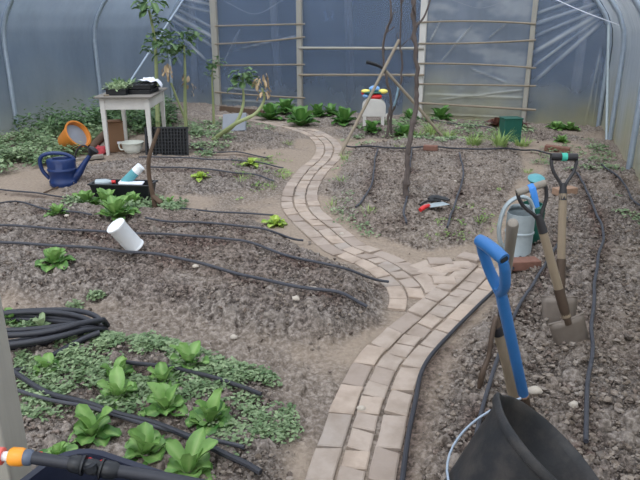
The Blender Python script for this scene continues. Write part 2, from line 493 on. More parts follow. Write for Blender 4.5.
alg = np.clip((.75-zz)/.75+(fbm(uu*1.5, zz*2, 9, 4)-.5)*1.0, 0, 1)*np.where(uu > ub_-.3, .9, .35)
alg = np.clip(alg+pan*.16+.25*sstep((uu-uc_)/.3)*sstep((1.1-zz)/.9), 0, 1)
V = np.stack([L0.x+wd.x*uu+wn.x*off, L0.y+wd.y*uu+wn.y*off, zz], -1).reshape(-1, 3)
ii = np.arange(nu*nz_).reshape(nz_, nu)
F = np.stack([ii[:-1, :-1], ii[:-1, 1:], ii[1:, 1:], ii[1:, :-1]], -1).reshape(-1, 4)
wall = structure(np_mesh('wall_far', V, F, M['film'], {'algae': alg, 'fold': fold}))

# timber posts of the end wall
for k, (px, w) in enumerate(((217.5, .13), (301, .10), (422.5, .11), (530, .075))):
    p = W(px, 60); u = (p.xy-L0).dot(wd); zt = Vshoulder+1.7*math.sqrt(1-((u-c0)/c0)**2)
    b = MB(); q = PW(u, zt/2-.05, -.05)
    b.box(q, (w, .07, zt+.1), Matrix.Rotation(math.atan2(wd.y, wd.x), 3, 'Z'))
    structure(b.build('trim_%d' % (11+k), M['whitepaint'] if k == 2 else M['post'], bevel=.006))
# canes and battens tied across the frames
def rail(pxa, pxb, r, mat, label, name='bamboo_cane', bow=0.0, off=-.09):
    a, b = W(*pxa, off), W(*pxb, off); pts = []
    n = 14
    for i in range(n+1):
        t = i/n; p = a.lerp(b, t); p.z += bow*4*t*(1-t); pts.append(p)
    o = pts[0].copy(); mb = MB().tube([p-o for p in pts], [r*(1.12 if i % 3 == 1 else 1) for i in range(n+1)], 8)
    ob = mb.build(name, mat); ob.location = o
    return tag(ob, label, 'cane' if name == 'bamboo_cane' else 'batten', 'canes tied across the plastic end wall')
for ya, yb, bow, lab in ((26,24,0,'highest of the four thin canes across the left panel of the end wall'),
                    (44,37,-.02,'slanting cane second from the top on the left panel of the end wall'),
                    (65.5,64.5,0,'cane at mid height across the left panel of the end wall'),
                    (92,98,-.01,'lowest cane across the left panel of the end wall above the sagging film')):
    rail((215,ya),(305,yb),.014,M['cane'],lab,bow=bow)
rail((299,48),(424,48.5),.022,M['post'],'pale straight batten across the middle panel of the end wall','wooden_batten')
rail((299,75),(424,75),.02,M['cane'],'greenish lower batten behind the vine stems on the middle panel','wooden_batten',off=-.12)
for ya, yb, bow, lab in ((22.5,24,.03,'topmost cane across the cloudy right panel of the end wall'),
                    (43.5,40,-.02,'second cane from the top on the cloudy right panel of the end wall'),
                    (63.5,68,.02,'middle cane of five across the cloudy right panel of the end wall'),
                    (84,86,0,'fourth cane down on the cloudy right panel of the end wall'),
                    (103,110,0,'lowest and thickest cane on the cloudy right panel near the soil')):
    rail((418,ya),(536,yb),.018 if ya > 100 else .014,M['cane'],lab,bow=bow)
def straight(name, a, b, r, mat, label, cat, n=10, group=None):
    a = Vector(a); b = Vector(b)
    ob = MB().tube([Vector((0,0,0)), (b-a)*.5, b-a], r, n).build(name, mat); ob.location = a
    return tag(ob, label, cat, group)
aL = arch(Lk[0], Rk[0]); 
straight('brace_pole', (Lk[1].x+.06, Lk[1].y+.02, -.03), (aL[8].x+.04, aL[8].y-.05, aL[8].z), .02, M['steel'], 'pale metal brace rising behind the table to the end hoop', 'pole')
straight('brace_pole', (Rk[1].x-.05, Rk[1].y-.02, -.03), (Rk[0].x-.08, Rk[0].y-.05, 1.52), .020, M['zinc'], 'white metal brace standing in the far right corner', 'pole')
p1 = Vector((Rk[1].x-.03, Rk[1].y, 1.5)); p2 = W(540, -8, -.06)
tag(MB().tube(spline([p1, p1.lerp(p2,.5)+Vector((0,0,-.02)), p2], 8), .006, 6).build('cord', M['paper']), 'pale cord stretched from the right hoop towards the end wall', 'cord')
# loose white string looping at the top of the left and right panels
for (pa, pb, pc, lab) in (((226,2),(255,14),(283,0),'sagging string loop at the top of the left panel of the end wall'),
                     ((452,0),(480,8),(508,0),'sagging string loop at the top of the cloudy right panel')):
    pts = spline([W(*pa,-.1), W(*pb,-.1), W(*pc,-.1)], 8)
    tag(MB().tube(pts, .0028, 6).build('string', M['slab']), lab, 'string')

# outside: lawn, dark hedge and tree trunks seen dimly through the film
og = MB(); og.add([(-60,-20,-.12),(60,-20,-.12),(60,80,-.12),(-60,80,-.12)], [(0,1,2,3)])
structure(og.build('ground_outside', M['grassout'], smooth=False))
def hedge(x0, y0, x1, y1, h, seed):
    n, m = 46, 14; vs = []; fs = []
    dx, dy = x1-x0, y1-y0; L = math.hypot(dx, dy); nx, ny = -dy/L, dx/L
    for i in range(n+1):
        for j in range(m+1):
            a = pi*j/m
            x = x0+dx*i/n; y = y0+dy*i/n
            e = min(1, min(i, n-i)/3)**.5
            q = Vector((x*.6, y*.6, seed+j*.5)); k = 1+.28*mnoise.noise(q)+.15*mnoise.noise(q*3)
            vs.append((x-nx*cos(a)*1.3*k*e, y-ny*cos(a)*1.3*k*e, -.12+max(0, sin(a))**.6*h*k*e))
    for i in range(n):
        for j in range(m):
            a = i*(m+1)+j; fs.append((a, a+1, a+m+2, a+m+1))
    structure(MB().add(vs, fs).build('hedge', M['hedge']))
def OFF(p, d): return (p[0]+wn.x*d, p[1]+wn.y*d)
hedge(*OFF(L0-wd*9, 3.0), *OFF(R0+wd*9, 3.4), 4.2, 1.0)
hedge(-9.5, 2, -6.5, 20, 4.4, 7.0)
hedge(6.5, 2, 11, 18, 3.2, 13.0)
for k in range(5):
    u = 0+k*1.9+random.uniform(-.3,.3); p = L0+wd*u+wn*random.uniform(.9,1.4)
    structure(MB().tube([(p.x,p.y,-.12),(p.x+random.uniform(-.1,.1),p.y,2),(p.x+random.uniform(-.3,.3),p.y,4.5)], [.09,.075,.05], 8).build('tree_trunk', M['bark_out']))

# ------------------------------------------------------------------ pipes (world polylines, also used to wet the soil)
PIPES = [ # name, label, photo pixels, radius, material
 ('drip_pipe','drip pipe along the far edge of the large left bed ending by the lime lettuce',[(178,212),(195,214),(220,216),(245,217),(274,219)],.008,'drip'),
 ('drip_pipe','short second drip pipe of the large left bed, right of the crooked stake',[(146,222),(180,226),(220,228),(262,233),(304,245)],.0085,'drip'),
 ('drip_pipe','drip pipe crossing the large left bed behind the white cup',[(-40,226),(0,230),(50,233),(110,237),(161,239),(220,243),(262,252),(330,270),(388,288)],.009,'drip'),
 ('drip_pipe','drip pipe of the large left bed running under the white cup, nearest the camera',[(-40,243),(0,247),(60,251),(103,254),(148,258),(220,274),(300,293),(368,317)],.010,'drip'),
 ('drip_pipe','upper drip pipe of the small bed beyond the trough',[(140,160),(190,161),(230,163),(262,166),(284,171)],.008,'drip'),
 ('drip_pipe','lower drip pipe of the small bed beyond the trough',[(150,170),(200,172),(240,177),(275,185)],.008,'drip'),
 ('drip_pipe','short drip pipe beside the plug tray on the upper bed',[(190,150),(215,155),(240,155),(268,161)],.008,'drip'),
 ('drip_pipe','upper of two drip pipes by the left edge below the navy watering can',[(-30,190),(0,193),(40,197),(72,202)],.008,'drip'),
 ('drip_pipe','lower of two drip pipes by the left edge below the navy watering can',[(-30,204),(0,208),(40,211),(75,216),(92,219)],.008,'drip'),
 ('drip_pipe','left drip pipe lying down the middle bed beside the winding path',[(378,152),(374,170),(372,187),(363,203),(356,214)],.009,'drip'),
 ('drip_pipe','drip pipe beside the thick vine stem in the middle bed',[(412,151),(409,175),(407,200),(404,215),(406,228)],.009,'drip'),
 ('drip_pipe','right drip pipe lying down the middle bed past the red-handled tool',[(459,156),(463,172),(459,195),(452,215),(446,235)],.009,'drip'),
 ('supply_pipe','supply pipe running across the head of the middle bed',[(345,149),(380,150),(420,150),(458,152),(500,151),(530,153),(550,157)],.010,'pipe'),
 ('drip_pipe','drip pipe between the path and the bucket',[(566,222),(557,248),(547,267),(535,284),(523,304),(511,327),(500,356),(490,386),(482,416),(474,450)],.009,'drip'),
 ('drip_pipe','long drip pipe on the far right bed beyond the spades',[(572,172),(582,186),(592,208),(603,235),(598,262),(594,290),(592,330),(590,370),(587,405),(584,450)],.0095,'drip'),
 ('drip_pipe','short drip pipe by the foot of the right plastic wall',[(600,168),(622,185),(634,205),(660,220)],.009,'drip'),
 ('edge_pipe','dark pipe hugging the right edge of the brick path',[(520,262),(500,288),(478,312),(458,332),(436,355),(421,382),(412,420),(407,450),(402,495)],.0105,'pipe'),
 ('supply_pipe','thick black pipe crossing the lettuce bed to the bottom of the picture',[(-40,352),(4,374),(40,396),(70,407),(110,420),(150,430),(190,445),(225,462),(262,482)],.012,'pipe'),
 ('drip_pipe','thin drip pipe beside the thick black pipe in the lettuce bed',[(-10,388),(15,396),(70,411),(127,427),(170,438),(205,446),(245,455)],.008,'drip'),
 ('drip_pipe','drip pipe emerging between lettuces near the back of the lettuce bed',[(120,368),(150,372),(178,376),(205,383),(232,391),(262,402)],.0095,'pipe'),
 ('drip_pipe','thin drip pipe in the back corner bed by the white box',[(400,119),(440,124),(480,128),(520,137)],.007,'drip'),
]
pipe_world = []
for name, label, pxs, r, mat in PIPES:
    pts = spline([T(*p) for p in pxs], 9)
    zs = np.array([hz(p.x, p.y) for p in pts])
    zs = np.convolve(np.pad(zs, 2, 'edge'), np.ones(5)/5, 'valid')
    jit = [mnoise.noise(Vector((p.x*3, p.y*3, 4))) for p in pts]
    pts = [Vector((p.x+.012*j, p.y, z+r*.9+.028+.005*j)) for p, z, j in zip(pts, zs, jit)]
    pipe_world.append(pts)
    o = pts[0].copy()
    ob = MB().tube([p-o for p in pts], r, 8).build(name, M[mat]); ob.location = o
    tag(ob, label, 'pipe', 'irrigation pipes')

# ------------------------------------------------------------------ soil surface
na, nr = 900, 1000
ang = np.linspace(R_(-42), R_(42), na); rad = np.exp(np.linspace(math.log(.95), math.log(17), nr))
aa, rr = np.meshgrid(ang, rad); X = np.sin(aa)*rr; Y = np.cos(aa)*rr
def soil_fields(X, Y):
    bm = bedmask(X, Y); pd = path_dist(X, Y)
    onp = 1-sstep((pd-.15)/.06)
    nn = fbm(X*1.3+9, Y*1.3, 21, 4)
    trod = np.clip((1-bm)*(.35+1.1*sstep((nn-.30)/.3)), 0, 1)
    far = sstep((Y-8.5)/2)
    trod = trod*(1-.75*far)
    rightbed = sstep((X-.45)/.2)*sstep((4.5-Y)/2)
    trod = np.maximum(trod, .28*sstep((nn-.45)/.2)*bm)
    return bm, pd, onp, trod
bm, pd, onp, trod = soil_fields(X, Y)
rough = np.clip(1-trod*.9, .08, 1)*(1-onp*.9)
wx = X+.03*(vnoise(X*20, Y*20, 1)-.5); wy = Y+.03*(vnoise(X*20, Y*20, 2)-.5)
d1, v1 = worley(wx/.075, wy/.075, 1); d2, v2 = worley(wx/.032, wy/.032, 5); d3, v3 = worley(wx/.17, wy/.17, 9)
dome = lambda d: np.sqrt(np.clip(1-(d/.72)**2, 0, 1))
clod = .036*dome(d1)*(v1**2)+.022*dome(d2)*v2+.022*dome(d3)*(v3**4)
clod += .03*(fbm(X*9, Y*9, 31, 3)-.5)+.022*(fbm(X*45, Y*45, 41, 3)-.5)
Z = hs(X, Y)+(clod-.020)*rough*np.where(X > .4, 1.15, 1.0)+.010*(fbm(X*14, Y*14, 51, 4)-.5)*(1-onp)
wet = np.zeros(X.shape)
for pts in pipe_world:
    pl = [p.xy for p in pts[::3]]+[pts[-1].xy]
    d = line_d(X, Y, pl); wet = np.maximum(wet, np.exp(-(d/.07)**2))
nw = fbm(X*5, Y*5, 61, 3)
wet = np.clip(wet*sstep((nw-.38)/.25)*.75+.35*sstep((fbm(X*2.2, Y*2.2, 71, 4)-.56)/.14)*bm+.42*sstep((poly_sd(X, Y, BEDS[0][0])-.05)/.3)*sstep((fbm(X*3, Y*3, 81, 4)-.36)/.2)*sstep((X+2.2)/1.0), 0, 1)
cellv = np.clip(.55*v1+.45*v2, 0, 1)*(1-trod*.6)
# keep only faces inside the tunnel
foot = [tuple(p) for p in Lk]+[tuple(p) for p in reversed(Rk)]
inside = poly_sd(X, Y, foot) > -.12
ii = np.arange(na*nr).reshape(nr, na)
F = np.stack([ii[:-1, :-1], ii[1:, :-1], ii[1:, 1:], ii[:-1, 1:]], -1).reshape(-1, 4)[:, ::-1]
keep = inside.ravel()[F].all(1); F = F[keep]
used = np.unique(F); remap = np.full(na*nr, -1); remap[used] = np.arange(len(used)); F = remap[F]
Vv = np.stack([X, Y, Z], -1).reshape(-1, 3)[used]
floor = np_mesh('floor', Vv, F, M['soil'], {'trod': trod.ravel()[used], 'wet': wet.ravel()[used], 'cell': cellv.ravel()[used]})
structure(floor)

# loose soil crumbs: uncountable, one object
bmv = bmesh.new(); bmesh.ops.create_icosphere(bmv, subdivisions=1, radius=1)
iv = np.array([v.co[:] for v in bmv.verts]); iff = np.array([[v.index for v in f.verts] for f in bmv.faces]); bmv.free()
N = 60000
yy = np.exp(rng.uniform(math.log(1.5), math.log(10), N)); xx = rng.uniform(-.62, .62, N)*(yy*.95+.5)
b_, p_, o_, t_ = soil_fields(xx, yy)
ok = (rng.random(N) < np.clip(b_*1.1, .10, 1)*(1-.6*t_)) & (p_ > .21) & (poly_sd(xx, yy, foot) > .05)
xx, yy = xx[ok], yy[ok]; n = len(xx)
sz = .003+.011*rng.random(n)**5.0; sz *= np.where(xx > .4, 1.25, 1.0)
zb = hs(xx, yy)
V = iv[None]*(1+.8*(rng.random((n, len(iv), 1))-.5))*sz[:, None, None]*(np.array([1,1,.75])*(1+.5*(rng.random((n,1,3))-.5)))
V += np.stack([xx, yy, zb+sz*.35+.006], -1)[:, None]
F = (iff[None]+(np.arange(n)*len(iv))[:, None, None]).reshape(-1, 3)
cl = np_mesh('soil_clods', V.reshape(-1, 3), F, M['soil'], {'trod': np.repeat(rng.random(n)*.5, len(iv)), 'wet': np.repeat((rng.random(n) < .25)*.5, len(iv)), 'cell': np.repeat(np.where(rng.random(n) < .12, 1.5, rng.random(n)*.8), len(iv))}, smooth=False)
tag(stuff(cl), 'loose crumbs and small clods of soil scattered over the beds', 'soil')

# ------------------------------------------------------------------ brick path
def resample(pts, ds=.01):
    pts = [Vector((p[0], p[1])) for p in pts]; out = [pts[0]]; acc = 0
    for a, b in zip(pts[:-1], pts[1:]):
        L = (b-a).length; n = max(1, int(round(L/ds)))
        for i in range(1, n+1): out.append(a.lerp(b, i/n))
    s = [0]
    for a, b in zip(out[:-1], out[1:]): s.append(s[-1]+(b-a).length)
    return out, np.array(s)
bk = MB()
def lay(path, rows, z0, lens, skip=None):
    P, s = resample(path); xs = np.array([p.x for p in P]); ys = np.array([p.y for p in P])
    kx = np.ones(9)/9
    def at(q):
        x = np.interp(q, s, xs); y = np.interp(q, s, ys)
        x2 = np.interp(q+.06, s, xs); y2 = np.interp(q+.06, s, ys); x1 = np.interp(q-.06, s, xs); y1 = np.interp(q-.06, s, ys)
        tx, ty = x2-x1, y2-y1; L = math.hypot(tx, ty)+1e-9
        return x, y, ty/L, -tx/L
    for ri, (o0, o1) in enumerate(rows):
        q = random.uniform(-.1, 0)
        while q < s[-1]-.05:
            L = random.uniform(*lens[ri]); a, b = max(q, 0)+.005, min(q+L, s[-1])-.005; q += L
            if b-a < .03: continue
            tint = random.random(); dz = random.uniform(-.007, .006); tl = random.uniform(-.008, .008); sk = random.uniform(-.014,.014)
            j0, j1 = o0+.004+random.uniform(-.003,.003), o1-.004+random.uniform(-.003,.003)
            n = 4; vs = []; fs = []
            cx, cy, nx, ny = at((a+b)/2)
            cx += nx*(o0+o1)/2; cy += ny*(o0+o1)/2
            if skip and skip(cx, cy): continue
            e = .006
            for lev, (zo, ins) in enumerate(((-.05,0),(.018-.004,0),(.018,e))):
                for i in range(n+1):
                    t = i/n; qq = a+(b-a)*t
                    qq = min(max(qq, a+ins), b-ins)
                    for side, of in ((0, j0+ins), (1, j1-ins)):
                        x, y, nx, ny = at(qq+(sk if side else -sk))
                        wob = .004*mnoise.noise(Vector((qq*9, of*30, z0)))
                        vs.append((x+nx*(of+wob), y+ny*(of+wob), z0-.010+zo+dz*.7+tl*(t-.5)+.002*mnoise.noise(Vector((x*20, y*20, 0)))))
            st = 2*(n+1)
            for i in range(n):
                k = 2*st+2*i; fs.append((k, k+1, k+3, k+2))
                for lv in (0, 1):
                    k = lv*st+2*i
                    fs.append((k+2, k+st+2, k+st, k)); fs.append((k+1, k+st+1, k+st+3, k+3))
            for lv in (0, 1):
                k = lv*st; fs.append((k, k+st, k+st+1, k+1)); k = lv*st+2*n; fs.append((k+1, k+st+1, k+st, k))
            bk.add(vs, fs, tint)
lay(pathA, ((-.172,-.06),(-.054,.054),(.06,.172)), 0.0, ((.16,.23),(.10,.18),(.17,.26)), skip=lambda x, y: line_d(np.array([x]), np.array([y]), pathB)[0] < .222)
lay(pathB, ((-.165,-.058),(-.052,.052),(.058,.165)), .0, ((.17,.25),(.10,.17),(.17,.26)))
pth = bk.build('path', M['brick'], smooth=False); structure(pth)
for k, (px, py) in enumerate(((424,266),(433,273),(446,270),(458,266),(470,258),(444,282),(440,263))):
    p = G(px, py); 
    bb = MB(); bb.tint = random.random(); bb.box((0,0,0), (random.uniform(.14,.19),.12,.05))
    o = bb.build('paving_brick', M['brick'], bevel=.006); o.location = (p.x, p.y, -.016+.002*k); o.rotation_euler = (0,0,random.uniform(-.9,.9))
    tag(o, ('paving brick','broken paving brick')[k % 2]+' laid loosely '+('at the fork of the path','beside the first fork brick','in the middle of the fork patch','right of the middle of the fork patch','at the far right of the fork patch','nearest the camera in the fork patch','at the back of the fork patch')[k], 'brick', 'bricks filling the fork in the path')
# ================================================================== plants
def leaf(mb, base, yaw, pitch, L, W, curl=0.9, cup=.25, ruff=.10, tint=.5, nl=7, nw=5, point=.5, rnd=random):
    d = Vector((cos(yaw), sin(yaw), 0)); sd = Vector((-sin(yaw), cos(yaw), 0)); p = Vector(base)
    vs = []; fs = []; ts = []; e = pitch; ph = rnd.uniform(0, 6)
    for i in range(nl+1):
        t = i/nl
        fw = d*cos(e)+Vector((0,0,1))*sin(e); nm = -d*sin(e)+Vector((0,0,1))*cos(e)
        w = W*.5*max(.10, sin(pi*min(1, t**1.25*.80+.08))**.7)*(1 if t < .86 else (1-((t-.86)/.14)**2*.75)) if point < .9 else W*.5*max(.06, (1-t)*min(1, t*5+.3))
        for j in range(nw):
            s = -1+2*j/(nw-1)
            q = p+sd*(s*w)+nm*(cup*s*s*w+ruff*W*sin(t*9+ph+s*2.2)*abs(s))
            vs.append(q); ts.append((1.15+.45*(1-t)) if j == nw//2 else min(1, max(0, tint+.12*rnd.uniform(-1,1)+.15*(1-abs(s)))))
        p = p+fw*(L/nl); e -= curl/nl
    for i in range(nl):
        for j in range(nw-1):
            a = i*nw+j; fs.append((a, a+1, a+nw+1, a+nw))
    mb.add(vs, fs, ts)
def rosette(name, label, cat, px, r, h, n=12, mat='lettuce', group=None, inner=True, seed=0, curl=.95, wide=.62, ruff=.10, up=.25):
    rd = random.Random(seed+int(px[0]*7+px[1]*13)); loc = T(*px)
    t = thing(name, label, cat, loc+Vector((0,0,-.005)), 0, group)
    o = MB(); a0 = rd.uniform(0, 6)
    for k in range(n):
        a = a0+k*2.4+rd.uniform(-.3,.3); f = k/n
        leaf(o, (cos(a)*r*.05, sin(a)*r*.05, .006), a, up+.65*f+rd.uniform(-.15,.15), r*(1.25-.25*f)*rd.uniform(.85,1.1), r*wide*1.35*rd.uniform(.85,1.15), curl*rd.uniform(.7,1.2), .3, ruff, rd.uniform(.15,.7), rnd=rd)
    o.build('outer_leaves', M[mat], t)
    if inner:
        i_ = MB()
        for k in range(max(4, n//2)):
            a = a0+k*2.4+1.1
            leaf(i_, (cos(a)*r*.04, sin(a)*r*.04, .01), a, 1.15+rd.uniform(-.15,.25), h*rd.uniform(.8,1.05), r*wide*1.15, .55, .45, ruff*.8, rd.uniform(.55,1.0), rnd=rd)
        i_.build('heart_leaves', M[mat], t)
    return t
LG = None
for px, r, h, lab in (((189,366),.082,.10,'lettuce at the back of the lettuce bed nearest the trodden soil'),
                 ((119,378),.07,.085,'small lettuce left of centre at the back of the lettuce bed'),
                 ((119,399),.085,.10,'leafy lettuce in the weeds just behind the thick black pipe, left one'),
                 ((164,384),.075,.085,'lettuce half hidden in weeds next to the emerging drip pipe'),
                 ((166,411),.088,.10,'lettuce behind the thick black pipe, in the middle of the bed'),
                 ((93,437),.086,.105,'lettuce in front of the thin drip pipe, leftmost of the big front ones'),
                 ((146,456),.092,.10,'broad glossy lettuce in the middle of the front of the bed'),
                 ((211,424),.09,.105,'lettuce at the right end of the lettuce bed'),
                 ((189,474),.085,.125,'upright lettuce closest to the camera at the bottom edge'),
                 ((48,371),.07,.06,'flat young lettuce beside the loose hose tail')):
    rosette('lettuce', lab, 'lettuce', px, r*1.0, h*1.35, 9, 'lettuce', 'lettuces in the front bed', seed=3, wide=.66, up=.35, ruff=.14)
rosette('lettuce','young lettuce peeping out behind the black hose fittings','lettuce',(60,458),.07,.06,7,'lettuce','lettuces in the front bed')
rosette('lettuce','small lettuce just above the pipe by the bottom edge','lettuce',(120,474),.055,.06,7,'lettuce','lettuces in the front bed')
rosette('lettuce','lone lettuce on the slope of the large left bed','lettuce',(57,278),.10,.125,11,'lettuce')
rosette('lettuce','lettuce growing inside the hose coil at the left edge','lettuce',(12,322),.07,.08,7,'lettuce')
rosette('lettuce','pale leafy seedling inside the hose coil by its back loops','lettuce',(42,328),.05,.08,5,'weed')
for px, r, lab in (((86,208),.14,'leftmost leafy plant in front of the black trough'),
                ((106,208),.14,'second leafy plant from the left in front of the black trough'),
                ((117,219),.15,'leafy plant standing nearest the camera in front of the trough'),
                ((131,208),.12,'leafy plant in front of the right half of the trough'),
                ((58,216),.08,'small leafy plant to the left of the trough row')):
    rosette('leafy_plant', lab, 'plant', (px[0],px[1]-1), r*.95, r*1.25, 16, 'lettuce', 'leafy plants by the trough', curl=.8, wide=.5, up=.4)
rosette('lime_lettuce','lime green young lettuce at the far right edge of the large left bed','lettuce',(275,225),.10,.09,9,'limeleaf',wide=.5)
rosette('lime_lettuce','lime green seedling between the drip pipes of the small bed','lettuce',(200,178),.09,.07,7,'limeleaf',wide=.5)
rosette('lime_lettuce','lime green seedling near the dark clod on the upper drip pipe','lettuce',(251,165),.11,.08,8,'limeleaf',wide=.5)
rosette('seedling','green seedling beside the foot of the crooked stake','plant',(170,205),.08,.09,6,'lettuce',wide=.4)
# plants along the end wall
for px, r, lab in (((270,117),.24,'leafy plant right of the leaning kale stems at the end wall'),
                ((286,111),.24,'leafy plant at the foot of the second timber post'),
                ((301,123),.26,'largest bright leafy clump at the bend of the path'),
                ((318,114),.18,'low leafy plant third along the middle panel foot'),
                ((331,113),.17,'low leafy plant left of the pair under the middle panel'),
                ((344,122),.22,'bright leafy clump left of the white box'),
                ((410,118),.16,'leafy plant just right of the vine stems by the end wall'),
                ((441,118),.20,'leafy plant under the lowest cane of the cloudy panel'),
                ((404,134),.16,'dark leafy plant behind the thick vine stem'),
                ((372,133),.15,'leafy plant in front of the white box legs')):
    rosette('leafy_plant', lab, 'plant', (px[0],px[1]+3), r*.95, r*1.45, 12, 'chard', 'leafy plants along the end wall', curl=.9, wide=.55, up=.5)
for px, r, m, lab in (((497,127),.17,'darkred','dark red lettuce left of the green box'),
                   ((519,127),.15,'darkred','dark red lettuce right of the green box'),
                   ((556,129),.15,'lettuce','green lettuce left of the pair in the far right bed'),
                   ((570,130),.145,'lettuce','green lettuce right of the pair in the far right bed'),
                   ((561,142),.11,'lettuce','small green lettuce behind the red brick piece'),):
    rosette('lettuce', lab, 'lettuce', px, r, r, 11, m, curl=.8, wide=.5)
# feathery seedlings
def feather(px, h, lab, n=26, name='feathery_seedling', mat='grass', spread=.09, w=.012, group=None):
    rd = random.Random(int(px[0]*31+px[1])); loc = T(*px); b = MB()
    for k in range(n):
        a = rd.uniform(0, 6.28); q = rd.random()**.5*spread
        leaf(b, (cos(a)*q*.5, sin(a)*q*.5, -.005), a+rd.uniform(-.5,.5), rd.uniform(.8,1.45), h*rd.uniform(.6,1.1), w*rd.uniform(.7,1.3), rd.uniform(.3,1.2), .2, .1, rd.uniform(.2,1), 4, 3, 1.0, rd)
    o = b.build(name, M[mat]); o.location = loc; return tag(o, lab, 'plant', group)
for px, h, lab in (((432,136),.24,'feathery clump at the foot of the rubber-tipped pole'),((447,138),.16,'small feathery clump right of the rubber-tipped pole'),
                ((473,145),.20,'feathery clump halfway between pole and green box'),((500,146),.26,'feathery clump directly in front of the green box'),
                ((522,146),.16,'feathery clump at the right foot of the green box'),((416,139),.18,'feathery clump right of the thick vine stem')):
    feather(px, h, lab, 90, spread=.17, w=.014, group='feathery seedlings in the back bed')
for px, h, lab in (((243,184),.10,'grass tuft at the right end of the trodden strip'),((270,189),.09,'grass tuft against the left edge of the path bend'),
                ((283,178),.10,'grass tuft left of the path above its bend'),((343,181),.10,'grass tuft at the right edge of the path above the bend'),
                ((333,205),.08,'grass tuft inside the bend of the path'),((490,247),.06,'grass tuft at the top of the path fork'),
                ((433,241),.06,'grass tuft at the near corner of the middle bed'),((479,222),.07,'grass tuft at the right side of the middle bed'),
                ((368,215),.10,'grey green onion shoots lying at the left side of the middle bed'),((288,147),.09,'grass tuft left of the path near the top'),
                ((400,148),.08,'grass tuft at the head of the middle bed'),((345,160),.11,'grass tuft at the foot of the left bean pole'),
                ((541,162),.07,'grass tuft behind the spade grip'),((527,173),.07,'grass tuft right of the middle bed')):
    feather(px, h, lab, 30, 'grass_tuft', 'grass', .11, .007, 'grass tufts along the path and beds')
# small-leaved weeds, uncountable: one object per patch
def weeds(poly_px, n, lab, size=.014, hmax=.05, mat='weed', seed=1, clump=.05, per=16, name='weeds'):
    rd = random.Random(seed); P = [tuple(G(*p).xy) for p in poly_px]
    xs = [p[0] for p in P]; ys = [p[1] for p in P]; pts = []
    while len(pts) < n:
        x = np.array([rd.uniform(min(xs), max(xs)) for _ in range(200)]); y = np.array([rd.uniform(min(ys), max(ys)) for _ in range(200)])
        keep = (poly_sd(x, y, P) > 0) & (fbm(x*5, y*5, seed+3, 3) > .50) & (path_dist(x, y) > .19) & (poly_sd(x, y, foot) > .08)
        pts += list(zip(x[keep], y[keep]))
    pts = pts[:n]; zs = hs(np.array([p[0] for p in pts]), np.array([p[1] for p in pts])); b = MB()
    for (x, y), z in zip(pts, zs):
        tt = rd.uniform(.1,.9); hh = hmax*rd.uniform(.35,1)
        for k in range(per):
            a = rd.uniform(0, 6.28); q = rd.random()**.6*clump; hgt = hh*(1-.6*(q/clump)**2)*rd.uniform(.3,1)
            c = Vector((x+cos(a)*q, y+sin(a)*q, z+hgt+.004)); ya = rd.uniform(0, 6.28); tl = rd.uniform(-.5,.6); s = size*rd.uniform(.6,1.3)
            d = Vector((cos(ya)*cos(tl), sin(ya)*cos(tl), sin(tl))); sd = Vector((-sin(ya), cos(ya), rd.uniform(-.3,.3)))
            up = Vector((0,0,.15*s))
            vs = [c-d*s, c-d*s*.2+sd*s*.62+up, c+d*s*.7+sd*s*.4+up, c+d*s, c+d*s*.7-sd*s*.4+up, c-d*s*.2-sd*s*.62+up]
            b.add(vs, [(0,1,2,3),(0,3,4,5)], min(1, max(0, tt+rd.uniform(-.25,.25))))
    o = b.build(name, M[mat], smooth=False)
    return tag(stuff(o), lab, 'weeds')
weeds([(62,345),(130,336),(190,350),(285,385),(292,402),(215,398),(150,405),(60,385)], 420, 'thick mat of small-leaved weeds along the back of the lettuce bed', .0115, .05, seed=1, clump=.042, per=18)
weeds([(20,365),(75,378),(115,418),(70,440),(22,430)], 130, 'weeds around the pipes at the left of the lettuce bed', .011, .045, seed=2, per=15, clump=.04)
weeds([(95,385),(215,392),(250,440),(200,440),(110,415)], 190, 'weeds between the lettuces in the middle of the bed', .011, .04, seed=3, per=15, clump=.04)
weeds([(205,415),(292,398),(296,440),(236,468)], 95, 'sparse weeds at the right corner of the lettuce bed', .0095, .03, seed=4, per=12, clump=.04)
weeds([(62,207),(150,200),(182,203),(178,218),(110,223),(70,220)], 150, 'weeds around the leafy plants in front of the trough', .016, .09, seed=5, per=16, clump=.07)
weeds([(72,312),(85,292),(102,286),(98,300),(84,314)], 22, 'small diagonal line of weeds left of the trodden patch', .012, .05, seed=6, per=14)
weeds([(-30,318),(60,318),(75,332),(30,338),(-30,338)], 70, 'weeds growing up through the middle of the hose coil', .011, .05, seed=7, per=14)
weeds([(-60,150),(20,138),(60,128),(110,126),(150,133),(100,150),(62,166),(30,168),(-60,190)], 420, 'bank of weeds along the foot of the left plastic wall', .028, .24, seed=8, per=20, clump=.13)
weeds([(5,134),(60,120),(100,117),(150,116),(185,118),(160,134),(60,140)], 210, 'taller nettle-like weeds against the left plastic wall', .036, .50, 'kale', seed=9, per=22, clump=.15)
weeds([(180,122),(215,120),(240,135),(215,160),(150,150)], 130, 'scattered weeds on the bed behind the plug tray', .024, .10, seed=10, per=12, clump=.1)
weeds([(540,150),(590,140),(612,150),(632,190),(600,178),(560,180),(525,170)], 75, 'weeds along the foot of the right plastic wall', .018, .07, seed=11, per=13, clump=.08)
weeds([(335,140),(370,122),(470,122),(540,135),(480,148),(360,148)], 190, 'weeds in the back bed before the end wall', .024, .09, seed=12, per=13, clump=.1)
weeds([(330,165),(350,150),(352,200),(380,245),(330,222)], 45, 'sparse weeds on the left flank of the middle bed', .012, .035, 'weed', seed=13, per=10, clump=.07)
